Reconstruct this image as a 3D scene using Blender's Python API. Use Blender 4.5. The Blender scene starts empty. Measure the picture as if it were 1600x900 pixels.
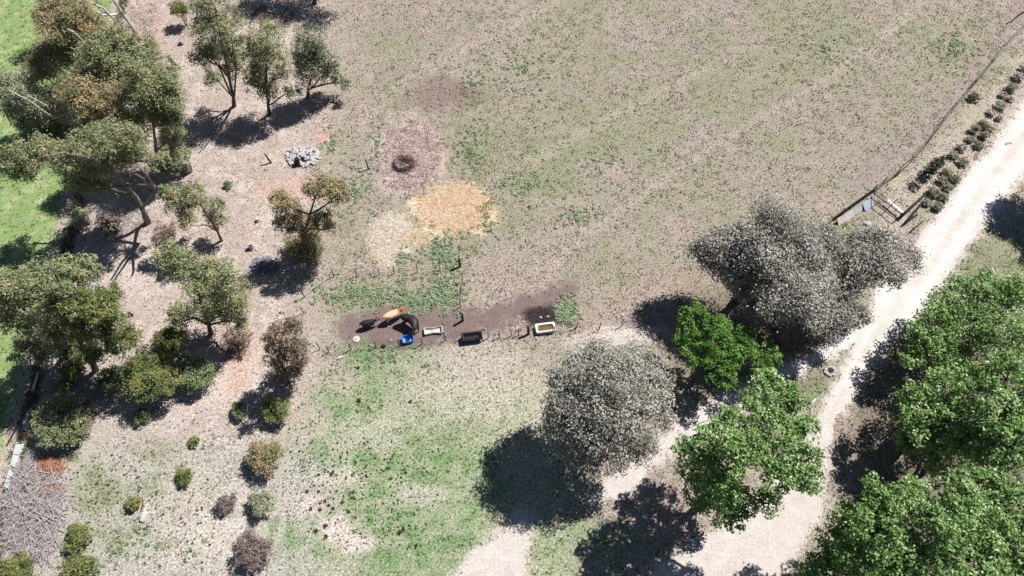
import bpy, bmesh, math, random
import numpy as np
from mathutils import Vector, Matrix

# ------------------------------------------------------------------ camera, sky, sun, exposure
TILT = math.radians(32.0)      # view axis, measured from straight down
CAM_H = 56.6
FPX = 1066.7                   # focal length in pixels of a 1600 px wide frame
S = bpy.context.scene
COL = S.collection
cam_data = bpy.data.cameras.new('camera')
cam_data.sensor_width = 36.0
cam_data.lens = 36.0 * FPX / 1600.0
cam_data.clip_start = 0.5
cam_data.clip_end = 6000
cam = bpy.data.objects.new('camera', cam_data)
COL.objects.link(cam)
cam.location = (0, 0, CAM_H)
cam.rotation_euler = (TILT, 0, 0)
S.camera = cam

SUN_EL, SUN_AZ = math.radians(55), math.radians(34)   # azimuth counted from +X
W = bpy.data.worlds.new('World')
S.world = W
W.use_nodes = True
nt = W.node_tree
nt.nodes.clear()
sky = nt.nodes.new('ShaderNodeTexSky')
sky.sky_type = 'NISHITA'
sky.sun_disc = False
sky.sun_elevation = SUN_EL
sky.sun_rotation = math.pi / 2 - SUN_AZ
sky.altitude = 900
sky.air_density = 0.8
sky.dust_density = 0.4
bg = nt.nodes.new('ShaderNodeBackground')
bg.inputs['Strength'].default_value = 0.05
wo = nt.nodes.new('ShaderNodeOutputWorld')
nt.links.new(sky.outputs[0], bg.inputs[0])
nt.links.new(bg.outputs[0], wo.inputs[0])

sd = bpy.data.lights.new('sun', 'SUN')
sd.energy = 5.0
sd.angle = math.radians(0.5)
sd.color = (1.0, 0.967, 0.93)
sun = bpy.data.objects.new('sun', sd)
COL.objects.link(sun)
sdir = Vector((math.cos(SUN_EL) * math.cos(SUN_AZ), math.cos(SUN_EL) * math.sin(SUN_AZ), math.sin(SUN_EL)))
sun.rotation_euler = sdir.to_track_quat('Z', 'Y').to_euler()
sun.location = sdir * 200
S.view_settings.view_transform = 'Standard'
S.view_settings.look = 'None'
S.view_settings.exposure = 0.60
S.view_settings.gamma = 1
GAIN = 1.60

random.seed(7)
RNG = np.random.default_rng(11)
ct, st = math.cos(TILT), math.sin(TILT)


# ------------------------------------------------------------------ helpers: survey of the place
def G(px, py, h=0.0):
    """the point of the place at height h that the photograph shows at (px, py)"""
    u = (px - 800) / FPX
    v = (450 - py) / FPX
    s = (CAM_H - h) / (ct - v * st)
    return Vector((s * u, s * (v * ct + st), h))


def mpp(px, py, h=0.0):
    v = (450 - py) / FPX
    return (CAM_H - h) / (ct - v * st) / FPX


def to_px(X, Y, Z=0.0):
    d = np.maximum(Y * st + (CAM_H - Z) * ct, 4.0)
    u = X / d
    v = (Y * ct - (CAM_H - Z) * st) / d
    return 800 + u * FPX, 450 - v * FPX


def h_at(px, py, Y):
    v = (450 - py) / FPX
    k = (v * ct + st) / (ct - v * st)
    return CAM_H - Y / k


def srgb(r, g, b):
    f = lambda c: (c / 255 / 12.92) if c / 255 <= 0.04045 else ((c / 255 + 0.055) / 1.055) ** 2.4
    return np.array([f(r), f(g), f(b)])


def alb(r, g, b):
    """base colour of a surface that photographs as r,g,b in full sun"""
    return srgb(r, g, b) / GAIN


def hash2(ix, iy, seed):
    h = (ix.astype(np.int64) * 374761393 + iy.astype(np.int64) * 668265263 + seed * 1442695041) & 0xffffffff
    h = ((h ^ (h >> 13)) * 1274126177) & 0xffffffff
    h = h ^ (h >> 16)
    return (h & 0xffffff) / float(0xffffff)


def vnoise(x, y, seed=0):
    ix, iy = np.floor(x), np.floor(y)
    fx, fy = x - ix, y - iy
    fx = fx * fx * (3 - 2 * fx)
    fy = fy * fy * (3 - 2 * fy)
    a = hash2(ix, iy, seed); b = hash2(ix + 1, iy, seed)
    c = hash2(ix, iy + 1, seed); d = hash2(ix + 1, iy + 1, seed)
    return (a * (1 - fx) + b * fx) * (1 - fy) + (c * (1 - fx) + d * fx) * fy


def fbm(x, y, scale, octv=4, seed=0, rough=0.5):
    t = np.zeros_like(x); a = 1.0; n = 0.0
    for o in range(octv):
        t += a * vnoise(x * scale + 17.3 * o, y * scale - 9.1 * o, seed + o)
        n += a; a *= rough; scale *= 2.03
    return t / n


def sstep(a, b, x):
    t = np.clip((x - a) / (b - a), 0, 1)
    return t * t * (3 - 2 * t)


def lines_dist(px, py, pts):
    """distance in photo pixels to a polyline of (x, y, halfwidth), minus the halfwidth there"""
    best = np.full(px.shape, 1e9)
    for (x0, y0, w0), (x1, y1, w1) in zip(pts[:-1], pts[1:]):
        dx, dy = x1 - x0, y1 - y0
        t = np.clip(((px - x0) * dx + (py - y0) * dy) / (dx * dx + dy * dy), 0, 1)
        d = np.hypot(px - x0 - t * dx, py - y0 - t * dy) - (w0 + (w1 - w0) * t)
        best = np.minimum(best, d)
    return best


def lines_ratio(px, py, pts):
    """distance to a polyline over its halfwidth"""
    best = np.full(px.shape, 1e9)
    for (x0, y0, w0), (x1, y1, w1) in zip(pts[:-1], pts[1:]):
        dx, dy = x1 - x0, y1 - y0
        t = np.clip(((px - x0) * dx + (py - y0) * dy) / (dx * dx + dy * dy), 0, 1)
        best = np.minimum(best, np.hypot(px - x0 - t * dx, py - y0 - t * dy) / (w0 + (w1 - w0) * t))
    return best


def blob(px, py, cx, cy, rx, ry, wob, soft=0.5):
    d = np.hypot((px - cx) / rx, (py - cy) / ry) + wob
    return 1 - sstep(1 - soft, 1 + soft, d)


# ------------------------------------------------------------------ helpers: objects
def tag(o, label=None, cat=None, group=None, kind=None):
    if label: o['label'] = label
    if cat: o['category'] = cat
    if group: o['group'] = group
    if kind: o['kind'] = kind
    return o


def link(name, me, m=None, parent=None, loc=None):
    o = bpy.data.objects.new(name, me)
    COL.objects.link(o)
    if m is not None and me is not None and not me.materials:
        me.materials.append(m)
    if parent is not None: o.parent = parent
    if loc is not None: o.location = loc
    return o


def thing(name, label, cat, loc=(0, 0, 0), rz=0.0, group=None):
    o = bpy.data.objects.new(name, None)
    COL.objects.link(o)
    o.location = loc
    o.rotation_euler = (0, 0, rz)
    o.empty_display_size = 0.3
    return tag(o, label, cat, group)


def poly_mesh(name, V, F):
    """fast mesh from equal-sized faces"""
    V = np.asarray(V, dtype=np.float32); F = np.asarray(F, dtype=np.int32)
    n, k = F.shape
    me = bpy.data.meshes.new(name)
    me.vertices.add(len(V)); me.vertices.foreach_set('co', V.ravel())
    me.loops.add(n * k); me.loops.foreach_set('vertex_index', F.ravel())
    me.polygons.add(n)
    me.polygons.foreach_set('loop_start', np.arange(0, n * k, k, dtype=np.int32))
    me.update(calc_edges=True)
    return me


def attr_f(me, name, a):
    at = me.attributes.new(name, 'FLOAT', 'POINT')
    at.data.foreach_set('value', np.asarray(a, dtype=np.float32).ravel())


def attr_c(me, name, rgb):
    at = me.attributes.new(name, 'FLOAT_COLOR', 'POINT')
    c = np.ones((len(rgb), 4), dtype=np.float32); c[:, :3] = rgb
    at.data.foreach_set('color', c.ravel())


class MB:
    """collects shapes into one mesh"""
    def __init__(s):
        s.v = []; s.f = []

    def add(s, V, F, M=None):
        n = len(s.v)
        for p in V:
            p = Vector(p)
            s.v.append(M @ p if M is not None else p)
        for f in F: s.f.append([i + n for i in f])
        return s

    def box(s, c, size, rz=0.0, M=None, tap=1.0):
        x, y, z = size[0] / 2, size[1] / 2, size[2] / 2
        V = [(-x, -y, -z), (x, -y, -z), (x, y, -z), (-x, y, -z), (-x * tap, -y * tap, z), (x * tap, -y * tap, z), (x * tap, y * tap, z), (-x * tap, y * tap, z)]
        F = [(3, 2, 1, 0), (4, 5, 6, 7), (0, 1, 5, 4), (1, 2, 6, 5), (2, 3, 7, 6), (3, 0, 4, 7)]
        m = Matrix.Translation(Vector(c)) @ Matrix.Rotation(rz, 4, 'Z')
        if M is not None: m = m @ M
        return s.add(V, F, m)

    def tube(s, pts, rad, n=6, caps=True, jit=0.0):
        pts = [Vector(p) for p in pts]
        if not hasattr(rad, '__len__'): rad = [rad] * len(pts)
        V = []; F = []
        for i, p in enumerate(pts):
            d = (pts[min(i + 1, len(pts) - 1)] - pts[max(i - 1, 0)])
            if d.length < 1e-6: d = Vector((0, 0, 1))
            d.normalize()
            a = d.orthogonal().normalized() if i == 0 else (a - d * a.dot(d)).normalized()
            b = d.cross(a)
            for k in range(n):
                t = 2 * math.pi * k / n
                rr = rad[i] * (1 + jit * random.uniform(-1, 1))
                V.append(p + (a * math.cos(t) + b * math.sin(t)) * rr)
        for i in range(len(pts) - 1):
            for k in range(n):
                q = (k + 1) % n
                F.append((i * n + k, i * n + q, (i + 1) * n + q, (i + 1) * n + k))
        if caps:
            F.append(tuple(reversed(range(n))))
            F.append(tuple(range((len(pts) - 1) * n, len(pts) * n)))
        return s.add(V, F)

    def loops(s, L, cap0=True, cap1=True):
        n = len(L[0]); V = [p for l in L for p in l]; F = []
        for i in range(len(L) - 1):
            for k in range(n):
                q = (k + 1) % n
                F.append((i * n + k, i * n + q, (i + 1) * n + q, (i + 1) * n + k))
        if cap0: F.append(tuple(reversed(range(n))))
        if cap1: F.append(tuple(range((len(L) - 1) * n, len(L) * n)))
        return s.add(V, F)

    def mesh(s, name, smooth=False):
        me = bpy.data.meshes.new(name)
        me.from_pydata([tuple(p) for p in s.v], [], s.f)
        me.update()
        if smooth:
            me.polygons.foreach_set('use_smooth', [True] * len(me.polygons))
        return me

    def build(s, name, m, parent=None, loc=None, smooth=False):
        return link(name, s.mesh(name, smooth), m, parent, loc)


def rrect(L, Wd, r, z, n=4, waist=0.0):
    """rounded rectangle loop"""
    out = []
    for cx, cy, a0 in ((1, 1, 0), (-1, 1, 90), (-1, -1, 180), (1, -1, 270)):
        for k in range(n + 1):
            a = math.radians(a0 + 90 * k / n)
            out.append([cx * (L / 2 - r) + r * math.cos(a), cy * (Wd / 2 - r) + r * math.sin(a), z])
    if waist:
        res = []
        for i, p in enumerate(out):
            q = out[(i + 1) % len(out)]
            res.append(p)
            if abs(p[0] - q[0]) > L * 0.5:
                for t in (0.25, 0.5, 0.75):
                    x = p[0] + (q[0] - p[0]) * t
                    y = p[1] * (1 - waist * (1.0 if t == 0.5 else 0.55))
                    res.append([x, y, z])
        out = res
    return [Vector(p) for p in out]


# ------------------------------------------------------------------ materials
def new_mat(name):
    m = bpy.data.materials.new(name)
    m.use_nodes = True
    t = m.node_tree; t.nodes.clear()
    o = t.nodes.new('ShaderNodeOutputMaterial')
    return m, t, o


def nd(t, kind, **kw):
    n = t.nodes.new(kind)
    for k, v in kw.items(): setattr(n, k, v)
    return n


def mat(name, c, c2=None, rough=0.85, scale=6.0, bump=0.3, spec=0.2, metal=0.0, coord='Object', dist=0.02):
    """two-tone mottled surface with fine relief"""
    m, t, o = new_mat(name)
    c = list(c); c2 = list(c2 if c2 is not None else [x * 0.6 for x in c])
    tc = nd(t, 'ShaderNodeTexCoord')
    nz = nd(t, 'ShaderNodeTexNoise'); nz.inputs['Scale'].default_value = scale; nz.inputs['Detail'].default_value = 6; nz.inputs['Roughness'].default_value = 0.65
    t.links.new(tc.outputs[coord], nz.inputs['Vector'])
    rp = nd(t, 'ShaderNodeValToRGB')
    rp.color_ramp.elements[0].position = 0.35; rp.color_ramp.elements[1].position = 0.62
    rp.color_ramp.elements[0].color = c2 + [1]; rp.color_ramp.elements[1].color = c + [1]
    t.links.new(nz.outputs['Fac'], rp.inputs[0])
    b = nd(t, 'ShaderNodeBsdfPrincipled')
    b.inputs['Roughness'].default_value = rough; b.inputs['Metallic'].default_value = metal
    b.inputs['Specular IOR Level'].default_value = spec
    t.links.new(rp.outputs[0], b.inputs['Base Color'])
    if bump:
        bp = nd(t, 'ShaderNodeBump'); bp.inputs['Strength'].default_value = bump; bp.inputs['Distance'].default_value = dist
        t.links.new(nz.outputs['Fac'], bp.inputs['Height']); t.links.new(bp.outputs[0], b.inputs['Normal'])
    t.links.new(b.outputs[0], o.inputs[0])
    return m


def leaf_mat(name, cols, rough=0.55, spec=0.25, tr=0.22, boost=1.35):
    """foliage: tint attribute picks among the leaf colours of the plant"""
    m, t, o = new_mat(name)
    at = nd(t, 'ShaderNodeAttribute', attribute_name='tint')
    rp = nd(t, 'ShaderNodeValToRGB')
    el = rp.color_ramp.elements
    while len(el) < len(cols): el.new(0.5)
    cols = [tuple(min(0.62, x * boost) for x in c) for c in cols]
    for i, c in enumerate(cols):
        el[i].position = i / (len(cols) - 1); el[i].color = list(c) + [1]
    t.links.new(at.outputs['Fac'], rp.inputs[0])
    b = nd(t, 'ShaderNodeBsdfPrincipled')
    b.inputs['Roughness'].default_value = rough; b.inputs['Specular IOR Level'].default_value = spec
    t.links.new(rp.outputs[0], b.inputs['Base Color'])
    tl = nd(t, 'ShaderNodeBsdfTranslucent')
    t.links.new(rp.outputs[0], tl.inputs['Color'])
    mx = nd(t, 'ShaderNodeMixShader'); mx.inputs[0].default_value = tr
    t.links.new(b.outputs[0], mx.inputs[1]); t.links.new(tl.outputs[0], mx.inputs[2])
    t.links.new(mx.outputs[0], o.inputs[0])
    return m


def color_attr_mat(name, rough=0.9, tr=0.15):
    m, t, o = new_mat(name)
    at = nd(t, 'ShaderNodeAttribute', attribute_name='col')
    b = nd(t, 'ShaderNodeBsdfPrincipled'); b.inputs['Roughness'].default_value = rough; b.inputs['Specular IOR Level'].default_value = 0.1
    t.links.new(at.outputs['Color'], b.inputs['Base Color'])
    tl = nd(t, 'ShaderNodeBsdfTranslucent'); t.links.new(at.outputs['Color'], tl.inputs['Color'])
    mx = nd(t, 'ShaderNodeMixShader'); mx.inputs[0].default_value = tr
    t.links.new(b.outputs[0], mx.inputs[1]); t.links.new(tl.outputs[0], mx.inputs[2])
    t.links.new(mx.outputs[0], o.inputs[0])
    return m


def ground_mat():
    m, t, o = new_mat('ground_cover')
    geo = nd(t, 'ShaderNodeNewGeometry')
    at = nd(t, 'ShaderNodeAttribute', attribute_name='col')
    sp = nd(t, 'ShaderNodeAttribute', attribute_name='speck')

    def noise(scale, det, rough):
        n = nd(t, 'ShaderNodeTexNoise'); n.inputs['Scale'].default_value = scale; n.inputs['Detail'].default_value = det; n.inputs['Roughness'].default_value = rough
        t.links.new(geo.outputs['Position'], n.inputs['Vector']); return n

    def mapr(src, a, b, c, d):
        r = nd(t, 'ShaderNodeMapRange'); r.inputs[1].default_value = a; r.inputs[2].default_value = b; r.inputs[3].default_value = c; r.inputs[4].default_value = d
        t.links.new(src, r.inputs[0]); return r.outputs[0]

    def math_(op, a, b):
        n = nd(t, 'ShaderNodeMath', operation=op)
        for i, x in enumerate((a, b)):
            if isinstance(x, (int, float)): n.inputs[i].default_value = x
            else: t.links.new(x, n.inputs[i])
        return n.outputs[0]
    n1 = noise(0.9, 6, 0.65); n2 = noise(5.5, 5, 0.7); n3 = noise(17.0, 3, 0.6)
    f1 = mapr(n1.outputs['Fac'], 0.3, 0.7, 0.88, 1.10)
    f2 = mapr(n2.outputs['Fac'], 0.32, 0.68, 0.34, 1.68)
    f3 = mapr(n3.outputs['Fac'], 0.3, 0.7, 0.60, 1.38)
    f23 = math_('MULTIPLY', f2, f3)
    # strength of the speckle comes with the cover
    d = math_('MULTIPLY', math_('SUBTRACT', f23, 1.0), sp.outputs['Fac'])
    k = math_('MULTIPLY', math_('ADD', d, 1.0), f1)
    mul = nd(t, 'ShaderNodeVectorMath', operation='SCALE')
    t.links.new(at.outputs['Color'], mul.inputs[0]); t.links.new(k, mul.inputs['Scale'])
    # slight hue drift between straw and moss
    n4 = noise(2.3, 4, 0.7)
    hs = nd(t, 'ShaderNodeHueSaturation')
    t.links.new(mapr(n4.outputs['Fac'], 0.3, 0.7, 0.475, 0.525), hs.inputs['Hue'])
    t.links.new(mapr(n1.outputs['Fac'], 0.3, 0.7, 1.05, 0.78), hs.inputs['Saturation'])
    t.links.new(mul.outputs[0], hs.inputs['Color'])
    b = nd(t, 'ShaderNodeBsdfPrincipled'); b.inputs['Roughness'].default_value = 0.95; b.inputs['Specular IOR Level'].default_value = 0.05
    t.links.new(hs.outputs[0], b.inputs['Base Color'])
    bp = nd(t, 'ShaderNodeBump'); bp.inputs['Distance'].default_value = 0.10
    t.links.new(math_('MULTIPLY', sp.outputs['Fac'], 0.55), bp.inputs['Strength'])
    t.links.new(math_('ADD', n2.outputs['Fac'], math_('MULTIPLY', n3.outputs['Fac'], 0.5)), bp.inputs['Height'])
    t.links.new(bp.outputs[0], b.inputs['Normal'])
    t.links.new(b.outputs[0], o.inputs[0])
    return m


M_GROUND = ground_mat()
M_TUFT = color_attr_mat('grass_blades')
M_STRAW = color_attr_mat('straw', tr=0.1)
M_WHITEBARK = mat('white_gum_bark', (0.56, 0.53, 0.49), (0.30, 0.27, 0.24), scale=3)
M_GREYBARK = mat('grey_bark', (0.24, 0.20, 0.17), (0.11, 0.09, 0.075), scale=5)
M_BROWNBARK = mat('brown_bark', (0.13, 0.10, 0.08), (0.06, 0.045, 0.038), scale=5)
M_POST = mat('weathered_post', (0.10, 0.085, 0.07), (0.04, 0.034, 0.03), scale=9)
M_DARKWOOD = mat('dark_timber', (0.035, 0.03, 0.028), (0.018, 0.016, 0.015), scale=7)
M_PALEWOOD = mat('pale_timber', (0.55, 0.50, 0.45), (0.34, 0.30, 0.27), scale=5)
M_WIRE = mat('fence_wire', (0.10, 0.095, 0.09), (0.06, 0.055, 0.05), rough=0.5, metal=0.6, bump=0)
M_ROCK = mat('pale_rock', (0.50, 0.475, 0.475), (0.28, 0.265, 0.27), scale=4, bump=0.6)
M_ROCKB = mat('brown_rock', (0.34, 0.26, 0.22), (0.2, 0.15, 0.12), scale=4, bump=0.6)
M_ROCKSHADED = mat('shaded_rock', (0.22, 0.22, 0.25), (0.10, 0.10, 0.12), scale=4, bump=0.6)  # rock colour darkened and blued to carry the shade of the gum
M_CONC = mat('pale_concrete', (0.54, 0.51, 0.48), (0.33, 0.30, 0.28), scale=5)
M_ENAMEL = mat('white_enamel', (0.72, 0.70, 0.67), (0.62, 0.60, 0.56), rough=0.35, spec=0.5, scale=3, bump=0.05)
M_BLUE = mat('blue_plastic', (0.02, 0.20, 0.72), (0.015, 0.15, 0.58), rough=0.4, spec=0.4, scale=3, bump=0.05)
M_BLACKMETAL = mat('black_metal', (0.010, 0.009, 0.009), (0.016, 0.013, 0.012), rough=0.5, spec=0.3, scale=8)
M_WATER = mat('murky_water', (0.16, 0.105, 0.03), (0.12, 0.08, 0.025), rough=0.12, spec=0.5, scale=1.5, bump=0.02)
M_TIN = mat('pale_sheet_metal', (0.44, 0.46, 0.45), (0.33, 0.35, 0.34), rough=0.45, scale=2.5, metal=0.1, bump=0.05)
M_BLUETIN = mat('blue_grey_sheet', (0.36, 0.40, 0.46), (0.24, 0.28, 0.34), rough=0.5, scale=2.5, bump=0.05)
M_RUST = mat('rusty_steel', (0.20, 0.075, 0.05), (0.09, 0.04, 0.03), scale=7)
M_BRUSH = mat('grey_dead_twigs', (0.46, 0.42, 0.41), (0.27, 0.235, 0.23), scale=4)
M_ORANGE = mat('orange_dead_twigs', (0.50, 0.26, 0.16), (0.34, 0.15, 0.09), scale=4)
M_BLACKCOW = mat('black_hide', (0.022, 0.019, 0.019), (0.010, 0.009, 0.009), rough=0.55, spec=0.3, scale=3, bump=0.1)
M_OLDHAY = mat('old_grey_hay', (0.32, 0.25, 0.23), (0.13, 0.10, 0.09), scale=7, bump=0.9, dist=0.08)

# foliage colours (leaf base colours)
L_GUM = leaf_mat('gum_leaves', [(0.038, 0.05, 0.028), (0.10, 0.118, 0.06), (0.165, 0.17, 0.088), (0.205, 0.165, 0.095)], boost=2.15)
L_GUMRUST = leaf_mat('rusty_gum_leaves', [(0.04, 0.048, 0.028), (0.115, 0.118, 0.06), (0.19, 0.15, 0.085), (0.24, 0.155, 0.095)], boost=2.15)
L_GUMGREY = leaf_mat('grey_gum_leaves', [(0.04, 0.052, 0.034), (0.11, 0.125, 0.08), (0.19, 0.195, 0.13), (0.21, 0.17, 0.11)], boost=2.15)
L_OLIVE = leaf_mat('olive_leaves', [(0.025, 0.04, 0.015), (0.075, 0.10, 0.035), (0.13, 0.145, 0.05), (0.20, 0.15, 0.045)], boost=1.75)
L_ACACIA = leaf_mat('blue_green_leaves', [(0.03, 0.05, 0.025), (0.085, 0.12, 0.055), (0.14, 0.18, 0.085), (0.17, 0.19, 0.10)], boost=1.75)
L_BROWN = leaf_mat('brown_leaves', [(0.04, 0.035, 0.025), (0.11, 0.085, 0.06), (0.17, 0.125, 0.09), (0.15, 0.14, 0.07)], boost=1.75)
L_PURPLE = leaf_mat('purple_brown_twigs', [(0.04, 0.03, 0.03), (0.11, 0.085, 0.08), (0.18, 0.135, 0.13), (0.14, 0.13, 0.08)], boost=1.75)
L_GREY = leaf_mat('silver_leaves', [(0.080, 0.077, 0.062), (0.155, 0.149, 0.124), (0.235, 0.226, 0.195), (0.34, 0.33, 0.30)], rough=0.5, spec=0.3, tr=0.15, boost=1.72)
L_GREYB = leaf_mat('dull_grey_leaves', [(0.066, 0.061, 0.051), (0.132, 0.122, 0.104), (0.20, 0.187, 0.163), (0.29, 0.275, 0.25)], rough=0.5, spec=0.3, tr=0.15, boost=1.95)
L_BRIGHT = leaf_mat('lime_leaves', [(0.03, 0.08, 0.015), (0.095, 0.21, 0.03), (0.15, 0.30, 0.05), (0.24, 0.38, 0.11)], tr=0.3, boost=1.0)
L_GREEN = leaf_mat('broad_green_leaves', [(0.024, 0.05, 0.012), (0.088, 0.165, 0.038), (0.160, 0.25, 0.075), (0.32, 0.40, 0.22)], boost=1.5, rough=0.42, spec=0.4, tr=0.25)
L_DARK = leaf_mat('dark_conifer_leaves', [(0.008, 0.014, 0.008), (0.02, 0.032, 0.016), (0.035, 0.05, 0.025), (0.05, 0.06, 0.03)])
L_WEED = leaf_mat('weed_leaves', [(0.07, 0.10, 0.05), (0.14, 0.20, 0.105), (0.21, 0.27, 0.16), (0.30, 0.33, 0.20)])
L_TUSS = leaf_mat('rush_blades', [(0.03, 0.032, 0.016), (0.055, 0.058, 0.026), (0.085, 0.09, 0.04), (0.12, 0.125, 0.06)])
L_ROW = leaf_mat('row_shrub_leaves', [(0.07, 0.075, 0.045), (0.15, 0.15, 0.095), (0.25, 0.24, 0.165), (0.36, 0.34, 0.26)], boost=1.6)
L_SILVERSH = leaf_mat('dry_grey_shrub', [(0.06, 0.058, 0.045), (0.16, 0.15, 0.12), (0.29, 0.275, 0.23), (0.42, 0.40, 0.36)], boost=2.0)

# ------------------------------------------------------------------ the ground sheet
LAWN_A, LAWN_B = G(0, 722), G(92, 345)     # edge of the neighbour's green paddock
_dl = (LAWN_B - LAWN_A).normalized()


def lawn_side(X, Y):
    """metres to the left of the paddock's edge (negative: right of it)"""
    return (X - LAWN_A.x) * (-_dl.y) + (Y - LAWN_A.y) * _dl.x


ROAD_MAIN = [(1700, 110, 40), (1600, 215, 35), (1530, 305, 34), (1468, 390, 34), (1405, 470, 38), (1372, 520, 24), (1335, 580, 17), (1300, 645, 18), (1275, 690, 22), (1240, 780, 48), (1180, 850, 60), (1120, 930, 80)]
ROAD_SIDE = [(1395, 480, 26), (1345, 520, 14), (1290, 552, 11), (1215, 590, 12), (1140, 635, 20), (1075, 672, 20), (1010, 718, 14), (965, 762, 18), (930, 780, 6)]
ROAD_END = [(815, 815, 12), (800, 850, 28), (775, 890, 44), (750, 960, 64)]
ROAD_LOW = [(1250, 790, 40), (1150, 850, 30), (1040, 900, 20), (1000, 940, 30)]
DIRT = [(545, 512, 16), (600, 510, 29), (650, 510, 30), (700, 508, 24), (760, 495, 18), (840, 470, 18), (890, 455, 10)]
DIRT2 = [(690, 515, 10), (790, 508, 10), (830, 500, 12), (868, 508, 8)]
DIFFUSE = [(900, 500, 14), (960, 480, 16), (1040, 440, 20), (1100, 430, 20)]
TRACK_R = [(1600, 0, 7), (1560, 60, 7), (1510, 125, 7), (1460, 190, 7), (1400, 240, 8), (1340, 290, 9)]
GREENS = [  # px, py, rx, ry, strength of green in the lower paddock and elsewhere
    (600, 560, 60, 30, .85), (650, 720, 90, 55, .75), (540, 700, 55, 40, .8), (600, 790, 70, 60, .7), (700, 830, 70, 70, .7), (640, 870, 90, 50, .7),
    (480, 850, 60, 40, .55), (720, 740, 50, 60, .55), (700, 640, 45, 45, .4), (560, 640, 50, 40, .45), (470, 690, 40, 40, .3), (600, 460, 130, 34, .55), (700, 400, 50, 45, .55),
    (540, 370, 40, 60, .35), (885, 485, 24, 26, .8), (850, 110, 130, 130, .38), (800, 250, 110, 70, .33), (1280, 70, 130, 70, .38), (1480, 60, 90, 70, .62), (1560, 110, 45, 45, .7),
    (870, 320, 70, 40, .3), (1000, 300, 120, 70, .22), (900, 420, 120, 30, .22), (100, 740, 60, 50, .45), (200, 800, 110, 60, .3), (260, 740, 80, 40, .22), (130, 860, 60, 30, .3),
    (740, 210, 40, 70, .35), (840, 20, 100, 60, .25), (1320, 370, 60, 30, .85), (1550, 400, 70, 50, .8), (1240, 610, 50, 28, .55), (1300, 580, 42, 40, .65), (880, 850, 60, 40, .55), (960, 850, 60, 40, .4),
    (540, 130, 50, 30, .2), (1090, 130, 90, 40, .2), (1400, 190, 80, 60, .25), (520, 240, 30, 40, .3), (640, 150, 50, 20, .15), (1505, 190, 22, 30, .4), (650, 790, 40, 50, .4), (500, 620, 30, 20, .5), (590, 610, 34, 18, .5), (760, 690, 30, 40, .45), (780, 760, 34, 30, .4), (740, 830, 30, 40, .5), (530, 650, 26, 30, .5), (430, 830, 30, 24, .5), (240, 700, 40, 20, .4), (150, 770, 40, 30, .5), (330, 770, 24, 20, .35), (255, 850, 20, 14, .5), (185, 845, 14, 14, .6), (800, 620, 30, 30, .3)]
PALES = [(525, 830, 26, 22, .8), (560, 850, 24, 16, .7), (480, 790, 22, 18, .6), (660, 770, 40, 16, .35), (540, 745, 40, 14, .4), (560, 680, 70, 30, .25), (330, 590, 80, 50, .4), (215, 420, 60, 45, .3), (380, 600, 30, 40, .4), (235, 640, 60, 26, .35), (330, 800, 80, 60, .3), (985, 520, 60, 12, .8), (950, 530, 60, 20, .5), (740, 600, 90, 60, .25), (1560, 330, 40, 40, .2), (310, 850, 70, 40, .3)]


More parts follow.
